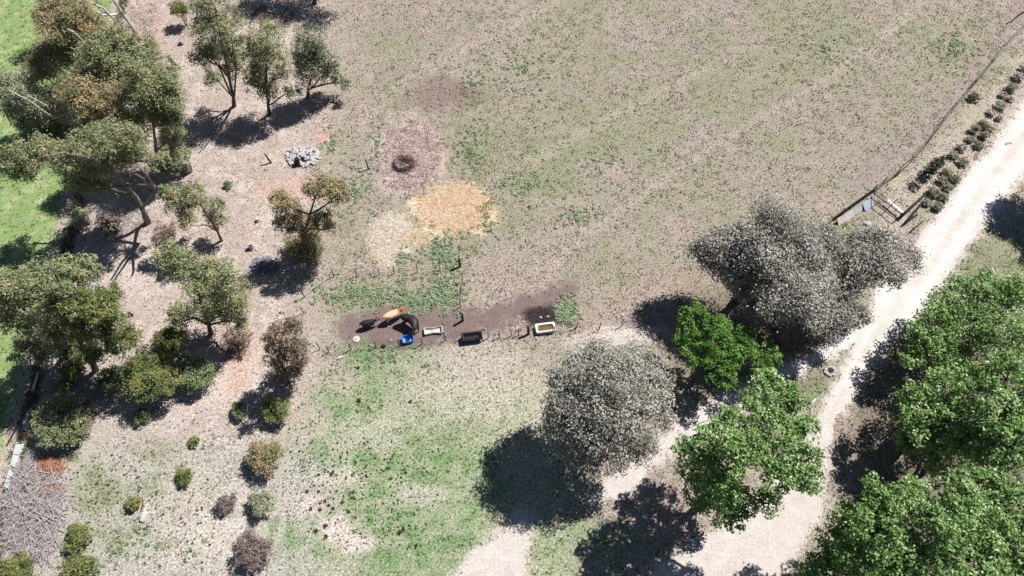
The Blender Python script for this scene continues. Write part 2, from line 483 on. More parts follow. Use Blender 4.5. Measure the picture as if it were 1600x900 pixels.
def ground_fields(X, Y):
    px, py = to_px(X, Y)
    inview = ((px > -500) & (px < 2100) & (py > -260) & (py < 1500)).astype(float)
    w1 = fbm(X, Y, 0.35, 4, 3) - 0.5
    w2 = fbm(X, Y, 1.3, 3, 21) - 0.5
    w3 = fbm(X, Y, 0.08, 3, 41) - 0.5
    wob = w1 * 0.9 + w2 * 0.5
    n = len(X)
    mix = lambda c, c2, f: c * (1 - f[:, None]) + np.asarray(c2)[None, :] * f[:, None]
    col = np.tile(alb(172, 162, 145), (n, 1))
    col = mix(col, alb(186, 169, 157), 0.8 * sstep(0.0, 0.22, w1 + w3))                 # pinkish bare soil showing through
    col = mix(col, alb(156, 157, 124), 0.65 * sstep(0.02, 0.3, -w1 * 0.7 - w3 * 0.9))     # greener sward
    speck = np.full(n, 1.0)
    # lower paddock is greener and paler
    low = sstep(520, 640, py) * sstep(430, 520, px) * (1 - sstep(860, 960, px)) * inview
    col = mix(col, alb(192, 194, 162), 0.65 * low)
    # litter under the gums
    lit = (1 - sstep(455, 560, px + w1 * 120)) * (1 - sstep(660, 760, py + w1 * 90)) * inview
    col = mix(col, alb(198, 181, 170), 0.85 * lit)
    col = mix(col, alb(220, 205, 193), 0.7 * lit * sstep(0.0, 0.25, w2 + w1))
    speck = speck * (1 - 0.25 * lit)
    lowl = (1 - sstep(470, 560, px)) * sstep(640, 720, py) * inview
    col = mix(col, alb(198, 193, 181), 0.8 * lowl)
    for (cx, cy, rx, ry, s) in GREENS:
        f = blob(px, py, cx, cy, rx, ry, wob, 0.55) * s * inview
        bright = alb(136, 164, 112) if cy > 500 and cx > 420 else alb(146, 152, 110)
        if cy < 340 and cx > 700: f = f * .7
        f = f * (0.35 + 1.1 * np.clip(0.45 + 3.6 * w2 + 1.5 * w1, 0, 1))
        col = mix(col, bright, np.clip(f, 0, 1))
    for (cx, cy, rx, ry, s) in PALES:
        f = blob(px, py, cx, cy, rx, ry, wob * 1.4, 0.5) * s * inview
        col = mix(col, alb(226, 212, 200), np.clip(f * (0.6 + 1.6 * np.clip(w2 + 0.5, 0, 1)), 0, 1))
    for tr_ in ([(1040, 50, 1), (1110, 5, 1)], [(1380, 60, 2), (1440, 5, 2)], [(560, 200, 3), (640, 120, 3), (760, 60, 3), (900, -20, 3)], [(800, 480, 3), (900, 380, 2), (1080, 250, 2), (1300, 120, 2), (1420, 20, 2)], [(620, 400, 2), (760, 290, 2), (960, 180, 2), (1200, 60, 2)]):
        f = (1 - sstep(-1, 9, lines_dist(px, py, tr_) + wob * 16)) * inview
        col = mix(col, alb(198, 182, 168), 0.38 * f)
    # bare trampled soil
    d = np.minimum(lines_dist(px, py, DIRT), lines_dist(px, py, DIRT2) + 4) + wob * 30 + w2 * 16
    f = (1 - sstep(-7, 7, d)) * inview
    col = mix(col, alb(140, 121, 116), f); speck = speck * (1 - 0.52 * f)
    f = (1 - sstep(-20, 22, lines_dist(px, py, DIFFUSE) + wob * 30)) * inview
    col = mix(col, alb(184, 160, 148), 0.6 * f)
    f = blob(px, py, 690, 150, 46, 26, wob * 1.8, 0.6) * .75 * inview
    col = mix(col, alb(146, 122, 114), f)
    f = (1 - sstep(-9, 12, lines_dist(px, py, TRACK_R) + wob * 18)) * inview
    col = mix(col, alb(172, 152, 148), 0.7 * f); speck = speck * (1 - 0.4 * f)
    f = blob(px, py, 843, 497, 33, 19, wob * 0.9, 0.25) * inview
    col = mix(col, alb(70, 58, 60), f)
    # hay and straw stains
    f = blob(px, py, 640, 243, 50, 54, wob * 1.1, 0.4) * inview
    col = mix(col, alb(216, 190, 182), 0.9 * f)
    f = blob(px, py, 710, 324, 56, 40, wob * 1.2, 0.35) * inview
    col = mix(col, alb(252, 222, 182), 0.95 * f); col = mix(col, alb(205, 145, 88), 0.28 * f * sstep(0.04, 0.25, w2))
    f = np.maximum(blob(px, py, 605, 375, 32, 36, wob * 1.3, 0.4), blob(px, py, 650, 372, 26, 14, wob * 1.8, 0.4) * .5) * inview
    col = mix(col, alb(238, 222, 200), 0.65 * f)
    for (cx, cy, rx, ry) in ((222, 35, 30, 40), (455, 300, 60, 20), (505, 212, 20, 9), (372, 560, 26, 60)):
        f = blob(px, py, cx, cy, rx, ry, wob, 0.5) * inview
        col = mix(col, alb(214, 178, 160), 0.7 * f)
    # brush pile floor, black patches of moss
    f = blob(px, py, 50, 800, 62, 90, wob * 0.5, 0.35) * inview
    col = mix(col, alb(186, 172, 170), 0.85 * f)
    # stony bed beside the drive
    f = (1 - sstep(-12, 14, lines_dist(px, py, [(1600, 105, 20), (1530, 190, 24), (1470, 260, 30), (1420, 300, 28), (1400, 345, 24)]) + wob * 14)) * inview
    col = mix(col, alb(206, 190, 172), 0.6 * f)
    # darker grey-brown ground at the foot of the trees on the right
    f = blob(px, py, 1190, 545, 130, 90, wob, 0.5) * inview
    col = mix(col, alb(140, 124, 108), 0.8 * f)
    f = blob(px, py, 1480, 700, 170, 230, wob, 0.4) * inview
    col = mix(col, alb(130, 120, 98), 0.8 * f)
    # roads
    dm = np.minimum.reduce([lines_dist(px, py, ROAD_MAIN), lines_dist(px, py, ROAD_SIDE) + 1, lines_dist(px, py, ROAD_END), lines_dist(px, py, ROAD_LOW) + 3])
    dm = dm + wob * 13 + w2 * 10
    island = np.maximum(blob(px, py, 1577, 226, 9, 5, wob, 0.4), 0.8 * blob(px, py, 1312, 672, 10, 30, wob, 0.4)) * 24
    dm = dm + island
    road = (1 - sstep(-7, 7, dm)) * inview
    verge = (1 - sstep(0, 20, dm)) * inview
    col = mix(col, alb(216, 202, 188), 0.5 * verge)
    col = mix(col, alb(240, 231, 225), road)
    cen = lines_ratio(px, py, ROAD_MAIN)
    strip = road * (1 - sstep(0.10, 0.34, cen + 0.5 * w2)) * np.clip(0.55 + 2.0 * w1, 0, 1)
    col = mix(col, alb(212, 200, 184), 0.65 * strip)
    edge = road * sstep(0.62, 0.9, cen + 0.4 * w1) * (1 - sstep(1.0, 1.6, cen))
    col = mix(col, alb(222, 208, 196), 0.5 * edge)
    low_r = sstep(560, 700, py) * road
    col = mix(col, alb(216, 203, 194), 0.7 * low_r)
    speck = speck * (1 - 0.68 * road)
    # neighbour's paddock on the left
    ls = lawn_side(X, Y) + w2 * 0.8
    lawn = sstep(-0.2, 0.5, ls)
    dark = sstep(-2.3, -1.9, ls) * (1 - sstep(-1.0, -0.6, ls)) * (1 - lawn)
    pale = sstep(-1.0, -0.6, ls) * (1 - lawn)
    lit = lit * (1 - sstep(-2.4, -2.0, ls)); strip_ = dark
    col = mix(col, alb(112, 118, 92), 0.85 * dark)
    col = mix(col, alb(198, 184, 162), 0.8 * pale)
    col = mix(col, alb(146, 170, 104), lawn)
    col = mix(col, alb(182, 192, 136), lawn * 0.9 * sstep(0.0, 0.25, w2 + 0.5 * w1))
    speck = speck * (1 - 0.45 * lawn)
    return dict(col=col, speck=speck, road=road, lawn=lawn, dirt=1 - sstep(-7, 7, d), px=px, py=py, lit=lit, strip=strip_, low=low, w1=w1, w2=w2, inview=inview)


def axis(a, b, step, far, nfar):
    core = np.arange(a, b + 1e-6, step)
    g = np.geomspace(step, far, nfar)
    return np.concatenate([(a - np.cumsum(g))[::-1], core, b + np.cumsum(g)])


gx = axis(-74, 74, 0.30, 420, 24)
gy = axis(4, 88, 0.30, 420, 24)
NX, NY = len(gx), len(gy)
GX, GY = np.meshgrid(gx, gy)
GX = GX.ravel(); GY = GY.ravel()
gf = ground_fields(GX, GY)
GZ = (fbm(GX, GY, 0.5, 3, 77) - 0.5) * 0.03
GV = np.stack([GX, GY, GZ], 1)
idx = np.arange(NX * NY).reshape(NY, NX)
GF = np.stack([idx[:-1, :-1].ravel(), idx[:-1, 1:].ravel(), idx[1:, 1:].ravel(), idx[1:, :-1].ravel()], 1)
froad = gf['road'][GF].mean(1) > 0.5
flawn = gf['lawn'][GF].mean(1) > 0.5
inner = (np.abs(GX[GF].mean(1)) < 84) & (GY[GF].mean(1) < 95) & (GY[GF].mean(1) > 1)
fdirt = (gf['dirt'] * gf['inview'])[GF].mean(1) > 0.5
cls = np.where(froad & inner, 1, np.where(flawn, 2, np.where(fdirt & inner, 3, 0)))
for k, nm in enumerate(('ground', 'dirt_road', 'lawn', 'bare_earth')):
    F = GF[cls == k]
    used, inv = np.unique(F.ravel(), return_inverse=True)
    me = poly_mesh(nm, GV[used], inv.reshape(-1, 4))
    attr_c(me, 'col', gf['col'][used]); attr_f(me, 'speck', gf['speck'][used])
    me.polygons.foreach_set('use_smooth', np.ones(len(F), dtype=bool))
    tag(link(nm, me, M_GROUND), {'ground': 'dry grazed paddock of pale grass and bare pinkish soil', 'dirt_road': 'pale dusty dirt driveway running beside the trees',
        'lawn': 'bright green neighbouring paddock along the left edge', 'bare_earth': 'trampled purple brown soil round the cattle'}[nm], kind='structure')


# ------------------------------------------------------------------ ground cover
def blades(name, label, X, Y, Z, cols, nb, length, width, up, m=M_TUFT, nat='col', kindobj=True):
    """many small tufts of nb pointed blades each; cols (N,3)"""
    N = len(X)
    ang = RNG.uniform(0, 2 * np.pi, (N, nb)) 
    L = length[:, None] * RNG.uniform(0.6, 1.25, (N, nb))
    el = RNG.uniform(up[0], up[1], (N, nb))
    dx, dy, dz = np.cos(ang) * np.cos(el), np.sin(ang) * np.cos(el), np.sin(el)
    off = RNG.uniform(-0.5, 0.5, (N, nb, 2)) * length[:, None, None] * 0.5
    bx = X[:, None] + off[..., 0]; by = Y[:, None] + off[..., 1]
    w = width[:, None] * RNG.uniform(0.6, 1.3, (N, nb)) / 2
    p0 = np.stack([bx - dy / np.maximum(np.hypot(dx, dy), .1) * w, by + dx / np.maximum(np.hypot(dx, dy), .1) * w, np.broadcast_to(Z[:, None], bx.shape)], -1)
    p1 = np.stack([2 * bx - p0[..., 0], 2 * by - p0[..., 1], p0[..., 2]], -1)
    p2 = np.stack([bx + dx * L, by + dy * L, Z[:, None] + dz * L], -1)
    V = np.stack([p0, p1, p2], 2).reshape(-1, 3)
    me = poly_mesh(name, V, np.arange(N * nb * 3).reshape(-1, 3))
    c = np.repeat(cols[:, None, :], nb, 1) * RNG.uniform(0.75, 1.25, (N, nb, 1))
    attr_c(me, 'col', np.clip(np.repeat(c.reshape(-1, 3), 3, 0), 0, 0.95))
    return tag(link(name, me, m), label, kind='stuff')


def scatter(n, dens, pad=60):
    """n points over the viewed ground, thinned by dens(fields) in 0..1"""
    X = RNG.uniform(-74, 74, n); Y = RNG.uniform(5, 87, n)
    f = ground_fields(X, Y)
    keep = (f['px'] > -pad) & (f['px'] < 1600 + pad) & (f['py'] > -pad) & (f['py'] < 900 + pad)
    keep &= RNG.uniform(0, 1, n) < dens(f)
    return X[keep], Y[keep], {k: v[keep] for k, v in f.items()}


def d_field(f):
    clump = sstep(-0.12, 0.2, f['w2'] + 0.4 * f['w1'])
    return (1 - f['road']) * (1 - 0.92 * np.clip(f['dirt'], 0, 1)) * (1 - f['lawn']) * (1 - 0.7 * f['lit']) * (0.25 + 0.75 * clump)


X, Y, f = scatter(235000, d_field)
n = len(X)
r = RNG.uniform(0, 1, n)
gcol = f['col'] * RNG.uniform(0.6, 1.25, (n, 1)) * np.stack([RNG.uniform(0.86, 1.05, n), RNG.uniform(0.9, 1.08, n), RNG.uniform(0.86, 1.06, n)], 1)
gcol = np.where((r > 0.8)[:, None], gcol * 1.35, gcol)
gcol = np.where((r < 0.25)[:, None], gcol * np.array([0.40, 0.46, 0.38]), gcol)
blades('grass_tufts', 'short dry and green grass tufts dotted over the paddock', X, Y, np.zeros(n), gcol, 5, RNG.uniform(0.06, 0.19, n), RNG.uniform(0.03, 0.09, n), (0.35, 1.3))

X, Y, f = scatter(42000, lambda f: f['lawn'])
n = len(X)
blades('lawn_grass', 'lush bright green grass in the neighbouring paddock', X, Y, np.zeros(n), f['col'] * RNG.uniform(0.75, 1.2, (n, 1)), 4, RNG.uniform(0.12, 0.3, n), RNG.uniform(0.06, 0.12, n), (0.4, 1.2))

X, Y, f = scatter(90000, lambda f: f['strip'])
n = len(X)
blades('rank_grass', 'dull green rank grass strip along the edge of the neighbouring paddock', X, Y, np.zeros(n), f['col'] * RNG.uniform(0.5, 1.05, (n, 1)), 5, RNG.uniform(0.2, 0.5, n), RNG.uniform(0.06, 0.12, n), (0.4, 1.3))

# fallen bark, twigs and leaves under the gums
X, Y, f = scatter(70000, lambda f: f['lit'] * (1 - f['lawn']) * 0.75)
n = len(X)
pal = np.array([alb(235, 214, 202), alb(212, 178, 160), alb(175, 150, 138), alb(244, 230, 222), alb(224, 190, 170)])
blades('leaf_litter', 'pinkish fallen bark, leaves and twigs under the gum trees', X, Y, np.full(n, 0.015), pal[RNG.integers(0, 5, n)], 2, RNG.uniform(0.15, 0.55, n), RNG.uniform(0.03, 0.07, n), (0.02, 0.35), M_STRAW)


def straw(name, label, cx, cy, rx, ry, n, pal, ln=(0.2, 0.5)):
    P = []
    while len(P) < n:
        a = random.uniform(0, 6.283); q = random.random() ** 0.5 * random.uniform(0.75, 1.15)
        g = G(cx + math.cos(a) * q * rx, cy + math.sin(a) * q * ry)
        P.append((g.x, g.y))
    P = np.array(P)
    pal = np.array(pal)
    blades(name, label, P[:, 0], P[:, 1], RNG.uniform(0.01, 0.07, n), pal[RNG.integers(0, len(pal), n)], 3, RNG.uniform(*ln, n), RNG.uniform(0.03, 0.07, n), (0.0, 0.3), M_STRAW)


straw('fresh_straw', 'golden straw spread in a wide round patch', 710, 324, 55, 39, 4800, [alb(255, 220, 172), alb(250, 196, 135), alb(255, 242, 216), alb(232, 165, 105), alb(255, 250, 238), alb(255, 238, 210)])
straw('pale_straw', 'thin pale straw scattered left of the golden patch', 604, 374, 32, 36, 1000, [alb(250, 236, 214), alb(244, 220, 190), alb(255, 246, 232)])
straw('straw_trail', 'thin straw trail joining the two straw patches', 650, 372, 28, 14, 350, [alb(250, 236, 214), alb(244, 220, 190), alb(240, 205, 160)])
straw('trampled_hay', 'pinkish old hay trampled flat around the hay ring', 640, 244, 48, 52, 3600, [alb(236, 212, 206), alb(214, 182, 174), alb(252, 236, 232), alb(140, 106, 102)])


# ------------------------------------------------------------------ foliage
def leaf_quads(C, Nn, T, L, Wd, tint):
    """diamond leaves: centres, normals, long axes"""
    T = T - Nn * (T * Nn).sum(1, keepdims=True)
    T /= np.maximum(np.linalg.norm(T, axis=1, keepdims=True), 1e-5)
    B = np.cross(Nn, T)
    T = T * (L / 2)[:, None]; B = B * (Wd / 2)[:, None]
    bend = Nn * (L * 0.10)[:, None]
    V = np.stack([C - T - bend, C + B, C + T - bend, C - B], 1).reshape(-1, 3)
    return V, np.repeat(tint, 4)


def unit(n):
    v = RNG.normal(size=(n, 3))
    return v / np.linalg.norm(v, axis=1, keepdims=True)


KIND = {  # leaf length, width, density, puffs per lobe, puff size, droop, squash, roughness of outline
    'gum':    dict(L=.30, W=.085, lai=2.3, k=34, ps=(.18, .40), droop=.45, sq=.80, zmin=-.55),
    'bush':   dict(L=.20, W=.08, lai=2.7, k=40, ps=(.22, .36), droop=.2, sq=.78, zmin=-.45),
    'scrub':  dict(L=.24, W=.06, lai=1.5, k=22, ps=(.25, .42), droop=.1, sq=.80, zmin=-.4),
    'grey':   dict(L=.24, W=.10, lai=2.4, k=52, ps=(.20, .38), droop=.15, sq=.85, zmin=-.55),
    'greyb':  dict(L=.24, W=.11, lai=2.3, k=50, ps=(.30, .46), droop=.15, sq=.85, zmin=-.55),
    'green':  dict(L=.26, W=.135, lai=2.6, k=56, ps=(.16, .31), droop=.2, sq=.80, zmin=-.5),
    'bright': dict(L=.32, W=.11, lai=1.7, k=26, ps=(.16, .34), droop=.1, sq=.55, zmin=-.4),
    'low':    dict(L=.20, W=.06, lai=1.8, k=20, ps=(.28, .45), droop=-.1, sq=.75, zmin=-.2),
}
N_LEAVES = 0


def crown(lobes, kind, extra=1.0):
    """lobes: (x, y, z, r) in the plant's own frame -> verts, tint, puff centres"""
    global N_LEAVES
    K = KIND[kind]
    Vs, Ts, PC = [], [], []
    for (x, y, z, r) in lobes:
        n = int(K['lai'] * extra * 2.4 * math.pi * r * r / (K['L'] * K['W'] * 0.5) * 0.42) + 12
        k = max(6, int(K['k'] * min(1.6, 0.6 + r * 0.2)))
        d = unit(k * 3); d = d[d[:, 2] > K['zmin']][:k]; k = len(d)
        rad = r * RNG.uniform(0.30, 1.0, k) ** 0.8 * {'greyb': 0.66, 'grey': 0.92, 'green': 0.94}.get(kind, 1.0)
        pc = np.array([x, y, z]) + d * rad[:, None] * np.array([1, 1, K['sq']])
        pr = r * RNG.uniform(*K['ps'], k)
        ptint = RNG.normal(0.46, 0.15, k) + RNG.normal(0, .05)
        w = pr ** 2; w /= w.sum()
        pick = RNG.choice(k, n, p=w)
        dl = unit(n)
        dl[:, 2] = np.where(dl[:, 2] < -0.2, -dl[:, 2] * 0.6, dl[:, 2])
        rr = pr[pick] * RNG.uniform(0.25, 1.0, n) ** 0.5 * (1 + 0.38 * np.abs(RNG.normal(size=n)) * (RNG.uniform(0, 1, n) < 0.3))
        C = pc[pick] + dl * rr[:, None] * np.array([1, 1, 0.8])
        if kind == 'gum':
            C[:, 2] -= RNG.exponential(0.34, n) * (RNG.uniform(0, 1, n) < 0.5)
            C[:, :2] += RNG.normal(0, 0.12, (n, 2)) * r * (RNG.uniform(0, 1, (n, 1)) < 0.3)
        Nn = dl * 0.7 + unit(n) * 0.75 + np.array([0, 0, 0.6])
        Nn /= np.linalg.norm(Nn, axis=1, keepdims=True)
        T = unit(n) + np.array([0, 0, -2.0 * K['droop']])
        L = K['L'] * RNG.uniform(0.65, 1.3, n); Wd = K['W'] * RNG.uniform(0.7, 1.3, n)
        tint = np.clip(ptint[pick] + RNG.normal(0, 0.16, n) + 0.05 * dl[:, 2], 0, 1)
        V, t = leaf_quads(C, Nn, T, L, Wd, tint)
        Vs.append(V); Ts.append(t); PC.append(pc)
        N_LEAVES += n
    return np.concatenate(Vs), np.concatenate(Ts), PC


def leaves_obj(name, V, tint, m, parent=None):
    V = V.copy(); V[:, 2] = np.maximum(V[:, 2], 0.02)
    me = poly_mesh(name, V, np.arange(len(V)).reshape(-1, 4))
    attr_f(me, 'tint', tint)
    return link(name, me, m, parent)


def limb(mb, a, b, ra, rb, sag=0.12, n=5):
    a, b = Vector(a), Vector(b)
    L = (b - a).length
    m1 = a.lerp(b, 0.35) + Vector((random.uniform(-1, 1), random.uniform(-1, 1), random.uniform(0, 1))) * L * sag
    m2 = a.lerp(b, 0.7) + Vector((random.uniform(-1, 1), random.uniform(-1, 1), random.uniform(0, 1))) * L * sag * 0.8
    mb.tube([a, m1, m2, b], [ra, ra * 0.8 + rb * 0.2, ra * 0.4 + rb * 0.6, rb], n)


def tree(name, label, cat, kind, lmat, lobes, base=None, group=None, bark=None, tr=0.2, trunk=None, extra=1.0, twigs=5, dead=(), grow=1.0, lift=0.0):
    """lobes: (px, py, radius px, height m or None); base: photo pixel of the foot; trunk: extra pixels the stem passes through"""
    bark = bark or M_GREYBARK
    W3 = []
    B = G(*base) if base else None
    for (px, py, rp, h) in lobes:
        if h is None:
            h = h_at(px, py, B.y + random.uniform(-1.0, 1.0))
        h += lift
        if kind == 'green' and name != 'shade_tree':
            h += random.uniform(-1.0, .8)
        rp = rp * {'gum': 1.14, 'greyb': 1.2, 'green': 1.02}.get(kind, 1.0) * grow
        h = max(h, rp * mpp(px, py, h) * 0.65)
        p = G(px, py, h)
        W3.append((p.x, p.y, p.z, rp * mpp(px, py, h)))
    if B is None:
        ws = sum(q[3] ** 2 for q in W3)
        B = Vector((sum(q[0] * q[3] ** 2 for q in W3) / ws, sum(q[1] * q[3] ** 2 for q in W3) / ws, 0))
    root = thing(name, label, cat, (B.x, B.y, 0), 0, group)
    loc = [(x - B.x, y - B.y, z, r) for (x, y, z, r) in W3]
    V, tint, PC = crown(loc, kind, extra)
    tb, br = MB(), MB()
    top = max(z for _, _, z, _ in loc)
    pts = [Vector((0, 0, -0.05))]
    if trunk:
        for (px, py) in trunk:
            h = max(0.3, h_at(px, py, B.y))
            p = G(px, py, h); pts.append(Vector((p.x - B.x, p.y - B.y, p.z)))
    else:
        cx = sum(q[0] for q in loc) / len(loc); cy = sum(q[1] for q in loc) / len(loc)
        for t in (0.2, 0.45, 0.75):
            pts.append(Vector((cx * t * 0.8 + random.uniform(-1, 1) * tr, cy * t * 0.8 + random.uniform(-1, 1) * tr, top * t)))
    m = len(pts)
    rad = [tr * (1.25 if i == 0 else 1 - 0.65 * i / (m - 1)) for i in range(m)]
    tb.tube(pts, rad, 7, jit=0.08)
    tb.build('trunk', bark, root, smooth=True)
    for (q, pc) in zip(loc, PC):
        c = Vector(q[:3])
        # leave the stem below the lobe
        cand = [p for p in pts[1:] if p.z < c.z - 0.2 * q[3]] or [pts[min(1, m - 1)]]
        a = min(cand, key=lambda p: (p - c).length)
        e = c - Vector((0, 0, 0.25 * q[3]))
        limb(br, a, e, tr * 0.5, tr * 0.22)
        for j in range(min(twigs, len(pc))):
            limb(br, e, Vector(pc[j]), tr * 0.2, 0.02, 0.1, 4)
    for d in dead:
        P = []
        for i, (px, py) in enumerate(d):
            h = max(0.3, h_at(px, py, B.y - min(3.0, 1.3 * i + 0.3))); p = G(px, py, h)
            P.append(Vector((p.x - B.x, p.y - B.y, p.z)))
        if len(P) > 1 and min((q - P[0]).length for q in pts) > .3: P.insert(0, min(pts, key=lambda q: (q - P[0]).length).copy())
        br.tube(P, [max(.06, tr * (0.7 - 0.42 * i / (len(P) - 1))) for i in range(len(P))], 5)
    br.build('branches', bark, root, smooth=True)
    leaves_obj('crown', V, tint, lmat, root)
    return root


def shrub(name, label, cat, px, py, rp, kind, lmat, group=None, h=None, flat=0.8, parts=3, tall=1.0, extra=1.0):
    """a low bush sitting on the ground; (px, py) is the middle of its crown"""
    r = rp * mpp(px, py)
    hc = h if h is not None else r * 0.55 * tall
    p = G(px, py, hc)
    root = thing(name, label, cat, (p.x, p.y, 0), 0, group)
    lobes = [(0, 0, hc, r * 0.72)]
    for i in range(parts):
        a = 2 * math.pi * (i + random.uniform(-.2, .2)) / parts + 0.6
        q = r * random.uniform(0.30, 0.46)
        lobes.append((math.cos(a) * q, math.sin(a) * q, hc * random.uniform(0.75, 1.0), r * random.uniform(0.42, 0.56)))
    V, tint, PC = crown(lobes, kind, extra)
    st_ = MB()
    for i in range(5):
        c = PC[i % len(PC)][i]
        limb(st_, (random.uniform(-.1, .1), random.uniform(-.1, .1), -0.03), c, 0.035 + 0.012 * r, 0.012, 0.1, 5)
    st_.build('stems', M_BROWNBARK, root, smooth=True)
    leaves_obj('foliage', V, tint, lmat, root)
    return root


GUMS = 'gum trees along the left side of the paddock'
T = tree
# --- tall gums, upper left
T('gum_tree', 'tall multi-stemmed gum tree at top left with thin dark stems fanning from one foot', 'tree', 'gum', L_GUM,
  [(335, 8, 30, None), (322, 42, 24, None), (352, 42, 28, None), (318, 82, 22, None), (340, 88, 26, None), (366, 70, 20, None), (362, 108, 17, None), (333, 120, 14, None)], (366, 166), GUMS, M_BROWNBARK, .22,
  [(365, 152), (358, 122), (350, 80), (340, 40)], extra=.9, dead=[((366, 152), (369, 110), (362, 60)), ((362, 150), (345, 110), (325, 80))])
T('gum_tree', 'olive gum tree second from the multi-stemmed one, crown narrowing to its foot', 'tree', 'gum', L_GUM,
  [(415, 58, 24, None), (402, 82, 24, None), (430, 85, 24, None), (412, 112, 26, None), (442, 112, 14, None), (397, 132, 14, None), (455, 142, 13, None), (420, 142, 14, None)], (421, 179), GUMS, M_BROWNBARK, .2, [(419, 165), (417, 135), (415, 90)])
T('gum_tree', 'rounded grey-green gum tree at the field edge with a small outlying tuft on its right', 'tree', 'gum', L_GUMGREY,
  [(487, 60, 22, None), (480, 88, 24, None), (505, 85, 22, None), (484, 112, 24, None), (512, 112, 18, None), (518, 95, 14, None), (541, 131, 9, None), (528, 122, 9, None)], (481, 152), GUMS, M_BROWNBARK, .2, [(482, 140), (488, 110), (490, 80)], extra=1.15)
T('gum_tree', 'tree at the top edge showing only a dark bent trunk above its shade', 'tree', 'gum', L_GUM,
  [(505, -110, 36, 8.5), (455, -105, 34, 8.0), (530, -75, 26, 7.5), (420, -85, 26, 7)], (491, 5), GUMS, M_BROWNBARK, .26, [(493, -6), (480, -30), (485, -60)])
T('gum_tree', 'white-barked gum at the top left edge with a slanting bare white trunk', 'tree', 'gum', L_GUMRUST,
  [(90, -70, 24, None), (60, -50, 22, None), (110, -95, 24, None)], (213, 55), GUMS, M_WHITEBARK, .27, [(206, 42), (192, 22), (176, -2), (160, -30)],
  dead=[((192, 47), (178, 30), (160, 12), (138, 2), (110, 4), (92, 3)), ((172, 24), (155, 14), (150, -5)), ((160, 24), (140, 12), (120, 0)), ((192, 22), (194, 12), (191, 8))])
T('gum_tree', 'rusty-topped gum beside the bright green paddock at top left', 'tree', 'gum', L_GUMRUST,
  [(95, 30, 26, None), (125, 25, 22, None), (80, 12, 18, None), (110, 70, 28, None), (78, 92, 24, None), (68, 110, 18, None), (140, 55, 24, None)], (128, 170), GUMS, M_WHITEBARK, .26, [(126, 140), (132, 90), (118, 55), (105, 40)], grow=1.3, extra=1.25,
  dead=[((150, 105), (140, 75), (115, 50), (105, 45)), ((118, 105), (101, 91))])
T('gum_tree', 'dense dark green gum in the middle of the upper left grove', 'tree', 'gum', L_GUM,
  [(178, 66, 24, None), (165, 88, 30, None), (206, 98, 22, None), (185, 112, 26, None), (145, 118, 24, None), (225, 75, 16, None), (118, 125, 22, None)], (198, 205), GUMS, M_WHITEBARK, .24, [(195, 190), (189, 150), (184, 130), (182, 95)], grow=1.3, extra=1.3)
T('gum_tree', 'broad olive gum at the right side of the upper left grove, drooping over the litter', 'tree', 'gum', L_GUM,
  [(235, 118, 30, None), (255, 140, 24, None), (220, 142, 24, None), (245, 170, 24, None), (268, 158, 14, None), (262, 190, 16, None), (232, 185, 18, None), (270, 210, 13, None)], (246, 262), GUMS, M_GREYBARK, .22, [(244, 235), (240, 200), (238, 160)], grow=1.3, extra=1.25)
T('gum_tree', 'pale gum with bare white branches reaching over the green paddock', 'tree', 'gum', L_GUMGREY,
  [(25, 135, 22, None), (50, 150, 22, None), (15, 160, 18, None), (75, 165, 22, None), (40, 178, 20, None), (92, 178, 16, None), (5, 140, 14, None)], (121, 213), GUMS, M_WHITEBARK, .2, [(117, 195), (104, 165), (96, 145)], grow=1.3, extra=.95,
  dead=[((108, 175), (85, 185), (62, 170), (50, 160), (16, 142)), ((56, 182), (26, 169)), ((84, 180), (72, 165), (42, 148))])
T('gum_tree', 'yellowish gum low in the middle of the upper left grove', 'tree', 'gum', L_GUMRUST,
  [(135, 155, 24, None), (165, 170, 24, None), (185, 150, 20, None), (115, 140, 16, None), (150, 190, 20, None), (205, 190, 16, None)], (160, 262), GUMS, M_WHITEBARK, .2, [(158, 240), (152, 205), (148, 180)], grow=1.3, extra=1.3)
T('gum_tree', 'big leaning olive gum with a long forked trunk above the bare litter', 'tree', 'gum', L_GUM,
  [(180, 215, 30, None), (140, 225, 28, None), (210, 240, 24, None), (100, 240, 28, None), (60, 240, 28, None), (22, 248, 24, None), (150, 260, 26, None), (125, 280, 24, None), (175, 250, 24, None), (245, 250, 16, None), (160, 292, 16, None), (200, 210, 18, None), (40, 265, 20, None)], (231, 348), GUMS, M_GREYBARK, .28,
  [(224, 330), (213, 308), (197, 290), (178, 272), (165, 258)], extra=1.2, dead=[((222, 330), (226, 318), (240, 302), (242, 290)), ((236, 292), (222, 278), (212, 272)), ((240, 290), (230, 275), (218, 262)), ((168, 262), (140, 245), (112, 241)), ((160, 258), (100, 238), (58, 247))])
T('gum_tree', 'small olive gum between the leaning gum and the litter, with a pale elbowed stem', 'tree', 'gum', L_GUM,
  [(262, 245, 17, None), (280, 240, 15, None), (250, 258, 13, None), (285, 262, 10, None)], (299, 268), GUMS, M_WHITEBARK, .13, [(298, 258), (292, 248), (288, 240)], extra=1.2)
T('gum_tree', 'slender gum leaning left over the litter, thin trunk bare to the foot', 'tree', 'gum', L_GUM,
  [(268, 303, 19, None), (300, 298, 17, None), (282, 325, 20, None), (310, 315, 13, None), (340, 320, 13, None), (342, 345, 12, None), (290, 345, 14, None), (258, 300, 10, None), (326, 335, 9, None)], (346, 376), GUMS, M_GREYBARK, .14, [(340, 362), (328, 342), (312, 318), (300, 305)], extra=1.1)
